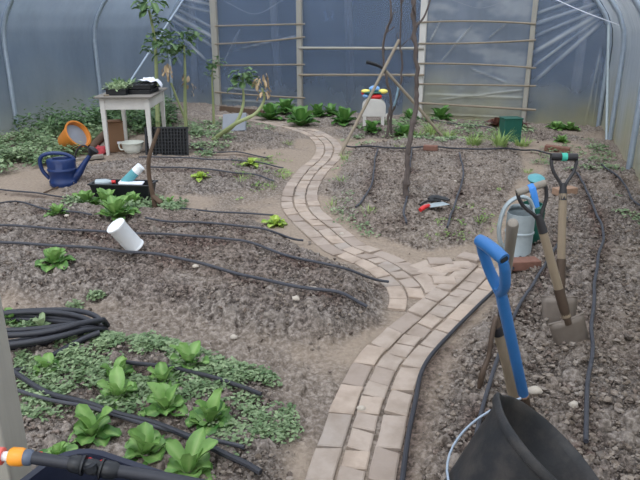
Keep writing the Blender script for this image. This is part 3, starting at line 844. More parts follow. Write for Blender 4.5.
weeds([(440,225),(500,190),(510,215),(480,250),(430,250)], 26, 'sparse weeds on the right flank of the middle bed', .011, .03, 'grass', seed=14, per=10, clump=.06)
weeds([(235,168),(290,150),(296,175),(275,205),(240,200)], 55, 'grassy weeds between the small bed and the path', .012, .03, 'grass', seed=15, per=12, clump=.07)
weeds([(620,190),(690,210),(660,240),(610,220)], 16, 'few weeds at the right edge of the far right bed', .013, .03, seed=16, per=10, clump=.06)
weeds([(200,125),(262,122),(330,132),(300,128),(240,135)], 30, 'low weeds beside the far end of the path', .022, .06, seed=17, per=10, clump=.1)

# tall kale gone to seed
def stalk(px, top_pts, r0, clusters, lab, dead=None, name='kale_plant'):
    base = T(*px); Y = base.y
    t = thing(name, lab, 'plant', base)
    pts = spline([base+Vector((0,0,-.03))]+[AT(x, y, Y+dy) for x, y, dy in top_pts], 8)
    n = len(pts)
    MB().tube([p-base for p in pts], [r0*(1-.55*i/(n-1)) for i in range(n)], 8).build('stem', M['stem'], t)
    rd = random.Random(int(px[0]*3)); b = MB()
    for cx, cy, dy, R, k, L in clusters:
        c = AT(cx, cy, Y+dy)-base
        for i in range(k):
            a = rd.uniform(0, 6.28); u = rd.uniform(-.8, .9); q = R*rd.random()**.5
            o = c+Vector((cos(a)*q*.55, sin(a)*q*.55, u*R))
            leaf(b, o, a, rd.uniform(-.5,.6), L*rd.uniform(.6,1.15), L*.5*rd.uniform(.7,1.2), rd.uniform(.2,1.2), .3, .14, rd.uniform(0,1), 5, 5, .5, rd)
    b.build('leaves', M['kale'], t)
    if dead:
        d = MB()
        for cx, cy, dy, R, k, L in dead:
            c = AT(cx, cy, Y+dy)-base
            for i in range(k):
                a = rd.uniform(0, 6.28)
                leaf(d, c+Vector((cos(a)*R*.3, sin(a)*R*.3, rd.uniform(-R,R))), a, rd.uniform(-1.2,-.5), L, L*.35, .6, .4, .2, .5, 4, 3, .5, rd)
        d.build('dead_leaves', M['dead'], t, label='brown dead leaves hanging from the stem')
    return t
stalk((158,134),[(157,100,.05),(156,60,.05),(154,35,.1),(149,10,.1)],.035,[(151,8,.1,.17,22,.22),(156,42,.05,.2,26,.17),(166,52,-.1,.16,18,.15),(160,28,.1,.13,12,.13),(170,40,0,.1,8,.13)],
      'tallest kale plant behind the table, reaching the top of the picture',[(167,70,-.1,.10,12,.10)])
stalk((186,131),[(185,100,0),(185,70,0),(184,45,.05)],.03,[(183,42,.05,.16,26,.17),(196,34,.1,.09,10,.13),(178,52,0,.13,14,.14),(176,37,0,.08,8,.13)],
      'second tall kale plant, pale stem rising right of the table',[(188,82,-.05,.15,12,.09)])
stalk((214,128),[(213,100,0),(212,80,0),(213,62,0)],.022,[(213,62,0,.13,18,.14),(210,72,0,.09,8,.11)],'slim kale plant standing in front of the left timber post')
stalk((216,136),[(235,124,-.05),(243,105,0),(243,85,.05)],.03,[(243,78,.05,.15,34,.16)],'leaning kale plant with a round green head beside the grey slab')
stalk((211,139),[(235,124,-.3),(255,114,-.25),(264,100,-.2),(262,88,-.2)],.03,[(259,90,-.2,.06,5,.10)],'fallen kale plant whose long bent stem carries withered leaves',[(263,84,-.2,.14,22,.10),(256,80,-.2,.05,5,.1)])
straight('cane_stake', T(186,122), AT(171,83,T(186,122).y-.1), .018, M['stem'], 'pale green stick leaning behind the right legs of the table', 'stick')

# ================================================================== table and what is on it
TA, TB, TD = .61, 1.05, .715
trz = R_(3); tb = drop(-2.66, 7.67); 
table = thing('wooden_table','old white painted wooden table with a worn grey top by the tall kale','table',(tb.x,tb.y,tb.z),trz)
def leg(x, y):
    b = MB(); b.box((x, y, TD/2-.02), (.062,.062,TD-.0), top=1.0)
    for i in range(4): 
        v = b.v[i]; b.v[i] = (x+(v[0]-x)*.62, y+(v[1]-y)*.62, v[2])
    return b.build('leg', M['whitepaint'], table, bevel=.005)
for x in (.04, TA-.04):
    for y in (.05, TB-.05): leg(x, y)
for a, d in (((TA/2,.045,TD-.09),(TA-.10,.024,.14)),((TA/2,TB-.045,TD-.09),(TA-.10,.024,.14)),((.035,TB/2,TD-.09),(.024,TB-.14,.14)),((TA-.035,TB/2,TD-.09),(.024,TB-.14,.14))):
    MB().box(a, d).build('apron', M['whitepaint'], table, bevel=.003)
MB().box((TA/2,TB/2,TD-.008),(TA+.07,TB+.06,.024)).build('tabletop', M['tabletop'], table, bevel=.006)
def onT(x, y, up=0.0):
    q = Matrix.Rotation(trz, 3, 'Z') @ Vector((x, y, 0)); return Vector((tb.x+q.x, tb.y+q.y, tb.z+TD+.004+up))
def tray(mb, L, Wd, H, t=.008, cells=None):
    mb.box((0,0,t/2),(L,Wd,t))
    for s in (-1,1):
        mb.box((s*(L/2-t/2),0,H/2),(t,Wd,H)); mb.box((0,s*(Wd/2-t/2),H/2),(L,t,H))
        mb.box((s*(L/2+.006),0,H-.004),(.022,Wd+.03,.008)); mb.box((0,s*(Wd/2+.006),H-.004),(L+.03,.022,.008))
    if cells:
        for i in range(1, cells[0]): mb.box((-L/2+L*i/cells[0],0,H*.55),(.01,Wd-.01,H*.85))
        for j in range(1, cells[1]): mb.box((0,-Wd/2+Wd*j/cells[1],H*.55),(L-.01,.01,H*.85))
    return mb
q = onT(.20,.26); st = thing('seed_tray','black seed tray crowded with pale seedlings on the left of the table','tray',q,trz)
tray(MB(), .24,.32,.075).build('tray', M['black'], st, smooth=False)
MB().box((0,0,.045),(.22,.30,.04)).build('compost', M['darkwood'], st)
sd_ = MB(); rd = random.Random(5)
for k in range(150):
    a = rd.uniform(0,6.28); x, y = rd.uniform(-.14,.14), rd.uniform(-.18,.18)
    leaf(sd_, (x,y,.06+rd.uniform(0,.06)), a, rd.uniform(-.1,1.1), rd.uniform(.05,.09), .026, .8, .3, .1, rd.uniform(.4,1), 4, 3, .5, rd)
sd_.build('seedlings', M['weed'], st)
rd = random.Random(8)
fd = thing('seed_tray','black seed tray of feathery seedlings behind the first one on the table','tray',onT(.19,.64),trz)
tray(MB(), .26,.34,.07).build('tray', M['black'], fd, smooth=False)
sd_ = MB()
for k in range(150):
    a = rd.uniform(0,6.28)
    leaf(sd_, (rd.uniform(-.13,.13),rd.uniform(-.17,.17),.05), a, rd.uniform(.3,1.4), rd.uniform(.08,.15), .022, .9, .3, .1, rd.uniform(.1,.9), 4, 3, .5, rd)
sd_.build('seedlings', M['kale'], fd)
for k, lab in enumerate(('lower of the two stacked black plug trays on the table','upper black plug tray on the table with a white sheet over it')):
    o = tray(MB(), .30,.50,.052, cells=(5,9)).build('plug_tray', M['black'], smooth=False); o.location = onT(.44-.01*k,.46+.03*k,.056*k); o.rotation_euler = (0,0,trz+.05*k-.02)
    tag(o, lab, 'tray', 'plug trays stacked on the table')
# crumpled white sheet
n = 14; vs = []; fs = []
for i in range(n+1):
    for j in range(n+1):
        x = -.14+.28*i/n; y = -.17+.34*j/n
        z = .03*mnoise.noise(Vector((x*9, y*9, 2)))+.022+.02*mnoise.noise(Vector((x*22, y*22, 5)))
        if x > .085: z -= (x-.085)*1.5
        vs.append((x*(1-.2*(y > .1)), y, z))
for i in range(n):
    for j in range(n):
        a = i*(n+1)+j; fs.append((a, a+n+1, a+n+2, a+1))
sh = MB().add(vs, fs).build('paper_sheet', M['paper']); sh.modifiers.new('s','SOLIDIFY').thickness = .003
sh.location = onT(.52,.62,.118); sh.rotation_euler = (0,0,trz+.1); tag(sh, 'crumpled white sheet lying over the plug trays and hanging off the table edge', 'sheet')
o = MB().box((0,0,.009),(.06,.045,.018)).build('wood_scrap', M['cane'], bevel=.003); o.location = onT(.10,.03); o.rotation_euler = (0,0,.5)
tag(o, 'small pale scrap of wood at the near left corner of the table', 'scrap')

# below and beside the table
def place(o, px, up=0.0, rz=0.0):
    o.location = T(*px, up) if False else T(*px)+Vector((0,0,up)); o.rotation_euler = (0,0,rz); return o
p = T(168,156); pt = tray(MB(), .50,.33,.055, cells=(13,8)).build('plug_tray', M['black'], smooth=False)
pt.rotation_euler = (R_(78), 0, R_(2)); pt.location = p+Vector((-.02,.12,.155)); tag(pt, 'black plug tray standing on its edge against the right side of the table', 'tray')
# cardboard box
p = T(111,154); bx = thing('cardboard_box','tall brown cardboard box under the left end of the table','box',(p.x,p.y+.22,p.z),R_(24))
MB().box((0,0,.19),(.20,.24,.38)).build('body', M['cardboard'], bx, bevel=.004)
MB().box((.035,-.1225,.12),(.055,.003,.03)).build('paper_label', M['paper'], bx, label='small pale paper label')
MB().box((0,-.135,.382),(.20,.05,.006), Matrix.Rotation(R_(-25),3,'X')).build('flap', M['cardboard'], bx)
# enamel pot
p = T(131,155); pot = thing('enamel_pot','white enamel pot with a small handle on the soil under the table','pot',(p.x,p.y+.1,p.z),0)
pr = [(0,.006),(.075,.006),(.10,.03),(.122,.08),(.128,.125),(.142,.138),(.142,.146),(.126,.142),(.112,.085),(.09,.035),(.0,.018)]
MB().lathe(pr, 32).build('body', M['enamel'], pot)
MB().tube(spline([(-.118,0,.12),(-.16,0,.125),(-.168,0,.085),(-.15,0,.05),(-.112,0,.05)],5), .009, 8).build('handle', M['enamel'], pot)
# crooked stake
a = T(157,212); pts = spline([a+Vector((0,0,-.06)), AT(153,196,a.y+.02), AT(149,175,a.y+.03), AT(149,158,a.y+.02), AT(154,142,a.y+.05), AT(159,128,a.y+.08)], 6)
tag_st = thing('crooked_stake','dark crooked stake stuck in the soil at the right end of the trough','stake',a)
n = len(pts); MB().tube([q-a for q in pts], [.022*(1-.35*i/n)*(1+.12*mnoise.noise(Vector((i*.7,0,0)))) for i in range(n)], 8).build('shaft', M['darkwood'], tag_st)
MB().tube([AT(153,196,a.y+.02)-a, AT(160,202,a.y-.03)-a, T(165,211)-a+Vector((0,0,-.03))], [.022,.024,.018], 8).build('fork', M['darkwood'], tag_st)
# short twigs
for (pa, pb, r, lab) in (((157,238),(154,226),.008,'short grey twig standing beside the longest drip pipe'),):
    A = T(*pa); straight('twig', A+Vector((0,0,-.03)), AT(*pb, A.y), r, M['greyshaft'], lab, 'twig', 7)
# trough and bottles
p = T(121,203); trg = thing('plant_trough','long black plastic trough behind a row of leafy plants','trough',(p.x,p.y+.12,p.z),R_(-6))
b = MB(); L, Wd, H = .56,.20,.16
vo = [(-L/2+.03,-Wd/2+.03,0),(L/2-.03,-Wd/2+.03,0),(L/2-.03,Wd/2-.03,0),(-L/2+.03,Wd/2-.03,0),(-L/2,-Wd/2,H),(L/2,-Wd/2,H),(L/2,Wd/2,H),(-L/2,Wd/2,H)]
vi = [(x*.965,y*.9,z+.008 if z < .1 else z) for x, y, z in vo]
b.add(vo+vi, [(3,2,1,0)]+[(i,(i+1)%4,(i+1)%4+4,i+4) for i in range(4)]+[(8+i+4,8+(i+1)%4+4,8+(i+1)%4,8+i) for i in range(4)]+[(8,9,10,11)]+[(4+i,4+(i+1)%4,12+(i+1)%4,12+i) for i in range(4)])
b.build('body', M['black'], trg, smooth=False)
rb = MB()
for s in (-1,1): rb.box((0,s*Wd/2,H),(L+.03,.022,.014)); rb.box((s*L/2,0,H),(.022,Wd+.02,.014))
rb.build('rim', M['black'], trg, bevel=.003)
def intr(x, y, z): return Vector((p.x,p.y+.12,p.z))+Matrix.Rotation(R_(-6),3,'Z') @ Vector((x,y,z))
def bottle(name, label, a, b_, r, mats, cap):
    a = Vector(a); b_ = Vector(b_); d = b_-a; L = d.length; qz = Vector((0,0,1)).rotation_difference(d.normalized())
    t = thing(name, label, 'bottle', a); t.rotation_mode = 'QUATERNION'; t.rotation_quaternion = qz
    MB().lathe([(0,0),(r*.9,0),(r,.006),(r,L*.86),(r*.92,L*.9)], 20).build('body', M['white'], t)
    MB().lathe([(r*1.02,L*.16),(r*1.02,L*.70),(r*.9,L*.70),(r*.9,L*.16)], 20).build('wrapper', M[mats], t, label='teal printed wrapper')
    MB().lathe([(r*.93,L*.86),(r*1.0,L*.88),(r*.98,L*.985),(r*.5,L),(0,L)], 20).build('cap', M[cap], t)
    return t
bottle('bottle','white and teal plastic bottle sticking up out of the black trough', intr(-.02,.0,.13), intr(.17,.05,.31), .042, 'tealrose', 'white')
o = thing('plastic_bottle','grey plastic bottle with a red cap lying at the left end of the trough','bottle',intr(-.25,-.02,.155))
MB().tube([(0,0,0),(.09,0,.003),(.14,.01,.008)], [.035,.037,.018], 14).build('body', M['zinc'], o)
MB().tube([(.135,.009,.008),(.175,.012,.010)], [.017,.016], 12).build('cap', M['red'], o, label='small red cap')
o = MB().box((0,0,.004),(.20,.11,.012)).build('plant_label_pack', M['paper'], bevel=.003); o.location = intr(.10,-.03,.165); o.rotation_euler = (0,.05,.05); tag(o, 'flat white packet lying across the middle of the trough rim', 'packet')
# white cup stood tilted on the drip pipe
p = T(131,252); c = thing('plastic_cup','white plastic cup tipped over on the longest drip pipe','cup',p+Vector((.035,.0,.032))); 
c.rotation_euler = (R_(14), R_(-31), R_(10))
MB().lathe([(0,.0),(.055,.0),(.062,.006),(.062,.195),(.066,.20),(.066,.212),(.061,.212),(.058,.2),(.055,.012),(0,.012)], 28).build('body', M['white'], c)
MB().lathe([(.0615,.002),(.0655,.004),(.0655,.014),(.0615,.017)], 28, closed=True).build('rim', M['white'], c)
MB().lathe([(0,.206),(.063,.206),(.065,.215),(.05,.222),(0,.222)], 28).build('lid', M['white'], c)

# ================================================================== navy watering can
p = T(63,188); can = thing('watering_can','dark blue plastic watering can on the trodden soil left of the table','watering can',(p.x-.03,p.y+.11,p.z),R_(6))
pr = [(0,.0),(.128,.0),(.136,.012),(.136,.05),(.128,.058),(.126,.10),(.134,.15),(.140,.155),(.140,.172),(.134,.178),(.138,.25),(.132,.268),(.10,.276),(.085,.272),(.075,.22),(0,.22)]
MB().lathe(pr, 40, sx=1.0, sy=.82).build('body', M['navycan'], can)
MB().tube(spline([(-.13,0,.07),(-.185,0,.15),(-.20,0,.24),(-.17,0,.30),(-.08,0,.325),(.04,0,.315),(.115,0,.275),(.125,0,.24)],6), .019, 12).build('handle', M['navycan'], can)
sp = spline([(.10,0,.07),(.16,0,.13),(.22,0,.215),(.29,0,.305)],6); n = len(sp)
spo = MB().tube(sp, [.052-.034*(i/(n-1))**.8 for i in range(n)], 14).build('spout', M['navycan'], can)
d = Vector((.09,0,.11)).normalized(); Mq = Vector((0,0,1)).rotation_difference(d).to_matrix().to_4x4(); Mq.translation = Vector((.285,0,.30))
MB().lathe([(0,-.005),(.02,-.005),(.024,.02),(.05,.055),(.052,.07),(.03,.082),(0,.085)], 20, M=Mq).build('rose', M['black'], spo, label='black sprinkler rose')
MB().tube(spline([(.12,.03,.24),(.15,.03,.33),(.21,.03,.39),(.27,.02,.37),(.275,.01,.31)],6), .009, 8).build('spout_brace', M['blackmetal'], can)

# orange tub on its side, log, planks, red cloth
p = T(72,158); ot = thing('plastic_tub','broken orange plastic tub lying on its side behind the watering can','tub',(p.x-.08,p.y+.28,p.z+.185))
d = Vector((.62,-.28,.42)).normalized(); ot.rotation_mode = 'QUATERNION'; ot.rotation_quaternion = Vector((0,0,1)).rotation_difference(d)
MB().lathe([(0,-.13),(.11,-.13),(.12,-.12),(.165,.12),(.18,.125),(.18,.14),(.16,.14),(.11,-.11),(0,-.115)], 30).build('body', M['orange'], ot)
MB().lathe([(0,-.108),(.105,-.108),(.150,.085),(0,.10)], 24).build('grey_liner', M['slab'], ot, label='pale grey filling inside the tub')
p = T(93,157); A = p+Vector((-.09,.22,.06)); B = A+Vector((.20,.25,.22))
lg = thing('log','dark brown log propped up behind the spout of the watering can','log',A)
MB().tube([Vector((0,0,0)),(B-A)*.5+Vector((0,0,.01)),B-A], [.052,.05,.045], 12).build('trunk', M['darkwood'], lg)
MB().tube([(B-A)*.93, (B-A)*1.02], [.047,.043], 12).build('cut_end', M['greyshaft'], lg, label='pale grey cut end')
# red cloth: crumpled
bm_ = bmesh.new(); bmesh.ops.create_icosphere(bm_, subdivisions=3, radius=.1)
V = [v.co*(1+.35*mnoise.noise(v.co*18)+.2*mnoise.noise(v.co*40)) for v in bm_.verts]; V = [Vector((v.x*1.1,v.y*.8,max(-.02,v.z*.7)+.02)) for v in V]; F = [tuple(v.index for v in f.verts) for f in bm_.faces]; bm_.free()
o = MB().add(V, F).build('cloth', simple('faded_red_cloth', lin(168,66,72), .9, 0, .3, 20, .3)); o.location = T(99,155)+Vector((.0,.08,.01)); tag(o, 'crumpled red cloth on the soil beside the left table leg', 'cloth')
for (pa, rz, dim, mat, lab) in (((86,161),.35,(.38,.09,.04),'greyshaft','pale plank lying on the soil right of the watering can'),((80,158),.42,(.34,.08,.03),'darkwood','dark plank lying behind the pale plank near the watering can')):
    o = MB().box((0,0,dim[2]/2),dim).build('plank', M[mat], bevel=.004); o.location = T(*pa)+Vector((0,.05 if mat == 'greyshaft' else .22,.005)); o.rotation_euler = (0,R_(-4),rz); tag(o, lab, 'plank')
straight('twig', T(44,194)+Vector((0,0,.012)), T(62,187)+Vector((0,0,.014)), .008, M['darkwood'], 'short dark stick on the trodden soil below the watering can', 'twig', 7)

# grey slab and dark plank by the kale
p = T(233,132); o = MB().box((0,0,.13),(.36,.045,.27)).build('paving_slab', M['slab'], bevel=.008); o.location = p+Vector((0,.12,-.01)); o.rotation_euler = (R_(-28),R_(-6),R_(-14)); tag(o, 'grey slab leaning on edge beneath the kale stems', 'slab')
pa, pb = T(219,112), T(263,117)
mid = (pa+pb)/2; dv = pb-pa; o = MB().box((0,0,.055),(dv.length,.05,.11)).build('plank', M['darkwood'], bevel=.005); o.location = mid+Vector((0,.10,-.01)); o.rotation_euler = (R_(-12),0,math.atan2(dv.y,dv.x)); tag(o, 'dark plank lying on edge behind the grey slab under the kale', 'plank')

# ================================================================== white box with a bright toy on top
p = T(374,126); wb = thing('kids_seat','white round-topped wooden seat on short legs in the back bed','seat',(p.x,p.y+.12,p.z),R_(-4))
def plate(mb, w, h, t, y, rad=.5, n=14):
    pr = [(-w/2,0)]+[(-w/2*cos(pi*i/n) , h-w*.32+w*.32*sin(pi*i/n)) for i in range(n+1)]+[(w/2,0)]
    k = len(pr); vs = [(x,y-t/2,z) for x, z in pr]+[(x,y+t/2,z) for x, z in pr]
    mb.add(vs, [tuple(range(k)), tuple(reversed(range(k,2*k)))]+[(i,i+k,(i+1)%k+k,(i+1)%k) for i in range(k)]); return mb
b = plate(MB(), .36,.27,.03,-.10); b.v = [(x,y,z+.14) for x,y,z in b.v]; b.build('front_panel', M['whitepaint'], wb, smooth=False, bevel=.006)
b = plate(MB(), .36,.27,.03,.12); b.v = [(x,y,z+.14) for x,y,z in b.v]; b.build('back_panel', M['whitepaint'], wb, smooth=False, bevel=.006)
MB().box((0,.01,.17),(.33,.20,.03)).build('seat', M['whitepaint'], wb, bevel=.004)
for x in (-.14,.14):
    for y in (-.09,.11): MB().box((x,y,.075),(.05,.04,.17)).build('leg', M['whitepaint'], wb, bevel=.004)
ty = thing('toy_hat','bright toy of red, yellow and blue plastic sitting on top of the white seat','toy',(p.x,p.y+.12,p.z+.40),0)
def ell(c, r, m, name, n=18):
    b = MB(); b.lathe([(sin(pi*i/10)*1.0, -cos(pi*i/10)) for i in range(11)], n); b.v = [(c[0]+v[0]*r[0], c[1]+v[1]*r[1], c[2]+v[2]*r[2]) for v in b.v]
    return b.build(name, M[m], ty)
ell((.02,-.02,.035),(.10,.10,.05),'red','red_dome'); ell((-.12,0,.045),(.06,.06,.035),'skyblue','blue_side')
ell((-.02,0,.095),(.15,.12,.03),'green','green_band'); ell((-.13,-.01,.115),(.075,.06,.03),'yellow','yellow_lobe'); ell((.13,-.01,.11),(.08,.06,.038),'yellow','yellow_lobe')
ell((0,.0,.15),(.085,.08,.05),'skyblue','blue_top'); ell((-.17,.02,.085),(.03,.03,.03),'red','red_knob')
o = MB().lathe([(0,0),(.045,0),(.05,.10),(.035,.11),(.035,.12),(0,.12)], 16).build('jar', M['whitepaint']); o.location = T(388,121); tag(o, 'small pale jar standing at the foot of the vine stems', 'jar')

# ================================================================== vines and bean poles
def vine(px, pts, r, lab, side=()):
    base = T(*px); t = thing('vine_stem', lab, 'vine', base); r *= .60
    P = spline([base+Vector((0,0,-.05))]+[AT(x, y, base.y+dy) for x, y, dy in pts], 7); n = len(P); rd = random.Random(int(px[0]))
    rr = []
    for i in range(n):
        k = 1-.45*i/n; rr.append(r*k*(1+.28*mnoise.noise(Vector((i*.55, px[0], 0))))*(1.5 if rd.random() < .10 else 1))
    P2 = [q-base+Vector((mnoise.noise(Vector((i*.4,1,px[0])))*.018, mnoise.noise(Vector((i*.4,5,px[0])))*.018, 0)) for i, q in enumerate(P)]
    MB().tube(P2, rr, 9).build('trunk', M['vine'], t)
    for sp in side:
        Q = spline([AT(x, y, base.y+dy)-base for x, y, dy in sp], 5); m = len(Q)
        MB().tube(Q, [r*.42*(1-.5*i/m) for i in range(m)], 7).build('branch', M['vine'], t)
    return t
vine((387,139),[(389,115,0),(391,100,0),(386,75,0),(383,52,0),(385,35,0),(391,18,0),(390,-8,.05),(393,-45,.1)],.034,'gnarled vine stem left of the three, by the white seat',
     side=([(385,34,0),(394,27,-.1),(391,29,-.12)],[(386,30,0),(393,14,-.05),(396,12,-.08)]))
vine((392,138),[(391,118,0),(396,102,0),(401,82,0),(402,60,0),(400,45,0),(401,20,0),(402,-8,0),(404,-45,.1)],.028,'middle vine stem with knots between the crossing poles',
     side=([(400,46,0),(397,34,-.08),(404,32,-.1)],[(401,5,0),(407,-6,-.1)],[(400,48,0),(408,40,-.1),(415,34,-.15)]))
vine((406,200),[(407,175,0),(408,155,.02),(411,132,.05),(416,108,.1),(417,85,.1),(416,55,.1),(414,25,.12),(414,-8,.15),(412,-40,.2)],.042,'tall dark vine stem rooted in the middle bed nearest the camera',
     side=([(416,26,.1),(424,17,.1),(431,-2,.12)],[(415,14,.1),(413,8,.05),(415,4,.03)]))
a = T(337,157); straight('bean_pole', a+Vector((0,0,-.05)), AT(399,40,a.y+.75), .020, M['cane'], 'long wooden pole leaning right from the path edge across the vines', 'pole')
a = T(448,141); tip = AT(384,69,a.y-.1); pl = thing('garden_pole','long leaning pole with a bent black rubber tip, crossing the other pole','pole',a)
MB().tube([Vector((0,0,-.03)), (tip-a)*.5, tip-a], .021, 10).build('shaft', M['cane'], pl)
q = [AT(386,71,a.y-.1), AT(381,67,a.y-.1), AT(374,64,a.y-.12), AT(366,62,a.y-.14)]
MB().tube([v-a for v in spline(q, 5)], .023, 10).build('rubber_tip', M['black'], pl, label='bent black rubber tip')
# blue grey rag tied on the vine
pr0 = T(392,138); q = [AT(399,84,pr0.y-.06), AT(397,95,pr0.y-.07), AT(394,106,pr0.y-.06)]
o = MB().tube([v-q[0] for v in spline(q,5)], [.02,.03,.035,.03,.03,.036,.03,.025,.03,.03,.02][:len(spline(q,5))], 10, flat=.5).build('rag', simple('pale_blue_rag', lin(132,158,172), .9, 0, .2)); o.location = q[0]; tag(o, 'pale blue rag tied low on the middle vine stem', 'rag')

# ================================================================== middle bed clutter
p = T(433,210); tl = thing('hand_trowel','open pruning tool with a red handle lying on the middle bed','tool',(p.x,p.y,p.z+.03),R_(28))
MB().tube(spline([(-.17,-.05,.005),(-.12,-.035,.018),(-.06,-.02,.022)],4), [.017,.019,.02,.02,.019,.018,.017,.016,.015], 10).build('handle', M['red'], tl, label='red grip')
MB().box((.03,-.01,.018),(.20,.10,.006), top=.8).build('blade', M['zinc'], tl, bevel=.002)
MB().tube(spline([(-.09,.06,.01),(0,.075,.03),(.10,.03,.03)],4), .010, 8).build('spring_arm', M['black'], tl)
o = MB().tube(spline([(0,0,.018),(.05,.03,.03),(.12,.02,.022),(.17,-.03,.02)],4), [.02,.028,.03,.032,.03,.03,.034,.03,.028,.03,.026,.02,.015], 8, flat=.6).build('glove', M['black']); o.location = T(436,203)+Vector((-.06,.02,.01)); tag(o, 'crumpled black glove behind the red-handled tool', 'glove')
def brick(px, rz, dim, mat, lab, tilt=0.0, name='brick'):
    b = MB().box((0,0,dim[2]/2),dim); o = b.build(name, M[mat], bevel=.006); o.location = T(*px)+Vector((0,dim[1]*.4,-.004)); o.rotation_euler = (0,tilt,rz); return tag(o, lab, 'brick')
brick((525,270),R_(8),(.20,.10,.065),'redbrick','red brick on the soil in front of the galvanised watering can')
brick((566,195),R_(20),(.215,.10,.065),'oldbrick','pale dusty brick behind the upright spade shaft')
brick((558,152),R_(-28),(.30,.11,.07),'redbrick','long red brick in the far right bed behind the spade grip',.05)
brick((431,151),R_(-15),(.17,.09,.06),'redbrick','broken dark red brick at the head of the middle bed')
p = T(511,143); gb = thing('green_box','dark green upright plastic box in the back bed below the end wall','box',(p.x,p.y+.1,p.z),R_(6))
b = MB().box((0,0,.16),(.25,.20,.32)); b.build('body', M['green'], gb, bevel=.008)
MB().box((0,0,.325),(.265,.215,.02)).build('lid', M['green'], gb, bevel=.006)

# ================================================================== watering cans on the right
p = T(519,262); zc = thing('watering_can','galvanised metal watering can with a large hoop handle','watering can',(p.x+.02,p.y+.12,p.z),R_(60))
pr = [(0,.004),(.088,.004),(.094,0),(.096,.012),(.090,.02),(.094,.17),(.099,.175),(.099,.185),(.094,.19),(.093,.315),(.088,.315),(.087,.03),(0,.03)]
MB().lathe(pr, 36).build('body', M['zinc'], zc)
b = MB(); n = 18
arc = [(.091*cos(-pi/2-.2+i/n*(pi+.4)), .091*sin(-pi/2-.2+i/n*(pi+.4))) for i in range(n+1)]
vs = [(x,y,.313) for x, y in arc]+[(x*.85+.006,y*.85,.355) for x, y in arc]
b.add(vs, [(i,i+1,i+n+2,i+n+1) for i in range(n)]).build('half_cover', M['zinc'], zc).modifiers.new('s','SOLIDIFY').thickness = .004
RZ = Matrix.Rotation(R_(-52),3,'Z')
MB().tube([RZ @ v for v in spline([(-.090,.0,.05),(-.135,0,.12),(-.15,0,.23),(-.12,0,.36),(-.04,0,.425),(.04,0,.41),(.085,0,.34)],7)], .018, 10, flat=.8).build('handle', M['zinc'], zc)
sp = spline([(.085,0,.05),(.14,0,.12),(.19,0,.22),(.23,0,.31)],6); n = len(sp)
MB().tube(sp, [.030-.016*i/n for i in range(n)], 12).build('spout', M['zinc'], zc)
p = T(534,245); gc = thing('watering_can','dark green plastic watering can with a teal rose, behind the galvanised one','watering can',(p.x,p.y+.13,p.z),R_(70))
MB().lathe([(0,0),(.10,0),(.108,.01),(.104,.09),(.11,.2),(.106,.26),(.08,.27),(.07,.23),(0,.22)], 32, sx=1.05, sy=.85).build('body', M['green'], gc)
MB().tube(spline([(-.10,0,.10),(-.16,0,.19),(-.14,0,.29),(-.05,0,.32),(.06,0,.30),(.08,0,.26)],6), .014, 10).build('handle', M['green'], gc)
sp = spline([(.09,0,.06),(.14,0,.14),(.17,0,.26),(.18,0,.36)],6); n = len(sp)
spo = MB().tube(sp, [.034-.018*i/n for i in range(n)], 12).build('spout', M['green'], gc)
d = Vector((-.35,-.1,1)).normalized(); Mq = Vector((0,0,1)).rotation_difference(d).to_matrix().to_4x4(); Mq.translation = Vector((.18,0,.36))
MB().lathe([(0,-.01),(.018,-.01),(.022,.01),(.058,.05),(.062,.065),(.045,.078),(0,.084)], 24, M=Mq).build('rose', M['tealrose'], spo, label='pale teal sprinkler rose')

# ================================================================== digging tools
def frame(o, a, b, side):                 # local Z along a->b, local X close to side
    z = (Vector(b)-Vector(a)).normalized(); x = Vector(side)-z*Vector(side).dot(z); x.normalize(); y = z.cross(x)
    m = Matrix((x, y, z)).transposed().to_4x4(); m.translation = Vector(a); o.matrix_world = m
    o.rotation_mode = 'QUATERNION'; o.location = Vector(a); o.rotation_quaternion = m.to_quaternion(); return (Vector(b)-Vector(a)).length
def dgrip(t, L, gw, gh, matg, maty, gripr=.017, band=None, bandlab=''):
    """Y shaped yoke with a cross grip at length L"""
    gr = MB().tube([(-gw/2,0,L),(-gw*.25,0,L),(gw*.25,0,L),(gw/2,0,L)], [gripr,gripr*1.05,gripr*1.05,gripr], 14).build('grip', M[matg], t)
    for s in (-1,1):
        MB().tube(spline([(0,0,L-gh-.03),(s*gw*.12,0,L-gh+.02),(s*gw*.38,0,L-gh*.5),(s*gw*.47,0,L-gh*.2),(s*gw*.47,0,L)],5), .009, 8).build('yoke_arm', M[maty], t)
    MB().tube([(0,0,L-gh-.07),(0,0,L-gh-.02),(0,0,L-gh+.02)], [.021,.020,.013], 12).build('yoke_socket', M[maty], t)
    if band:
        MB().tube([(-.014,0,L),(.014,0,L)], gripr*1.14, 14).build('tape_band', M[band], gr, label=bandlab)
def blade(t, w, h, z1, mat, curve=.03):
    vs = []; fs = []; n, m = 8, 6
    for i in range(n+1):
        u = -1+2*i/n
        for j in range(m+1):
            v = j/m; ww = w/2*(1-.10*(1-v)); vs.append((u*ww, curve*(u*u)*.6-curve*.3+.012*(1-v), z1-h+h*v-(.02*(1-u*u) if j == 0 else 0)))
    for i in range(n):
        for j in range(m): a = i*(m+1)+j; fs.append((a, a+m+1, a+m+2, a+1))
    o = MB().add(vs, fs).build('blade', M[mat], t); q = o.modifiers.new('s','SOLIDIFY'); q.thickness = .004
    MB().tube([(-w/2,curve*.3,z1),(0,-curve*.3,z1),(w/2,curve*.3,z1)], .005, 6).build('tread', M[mat], o)
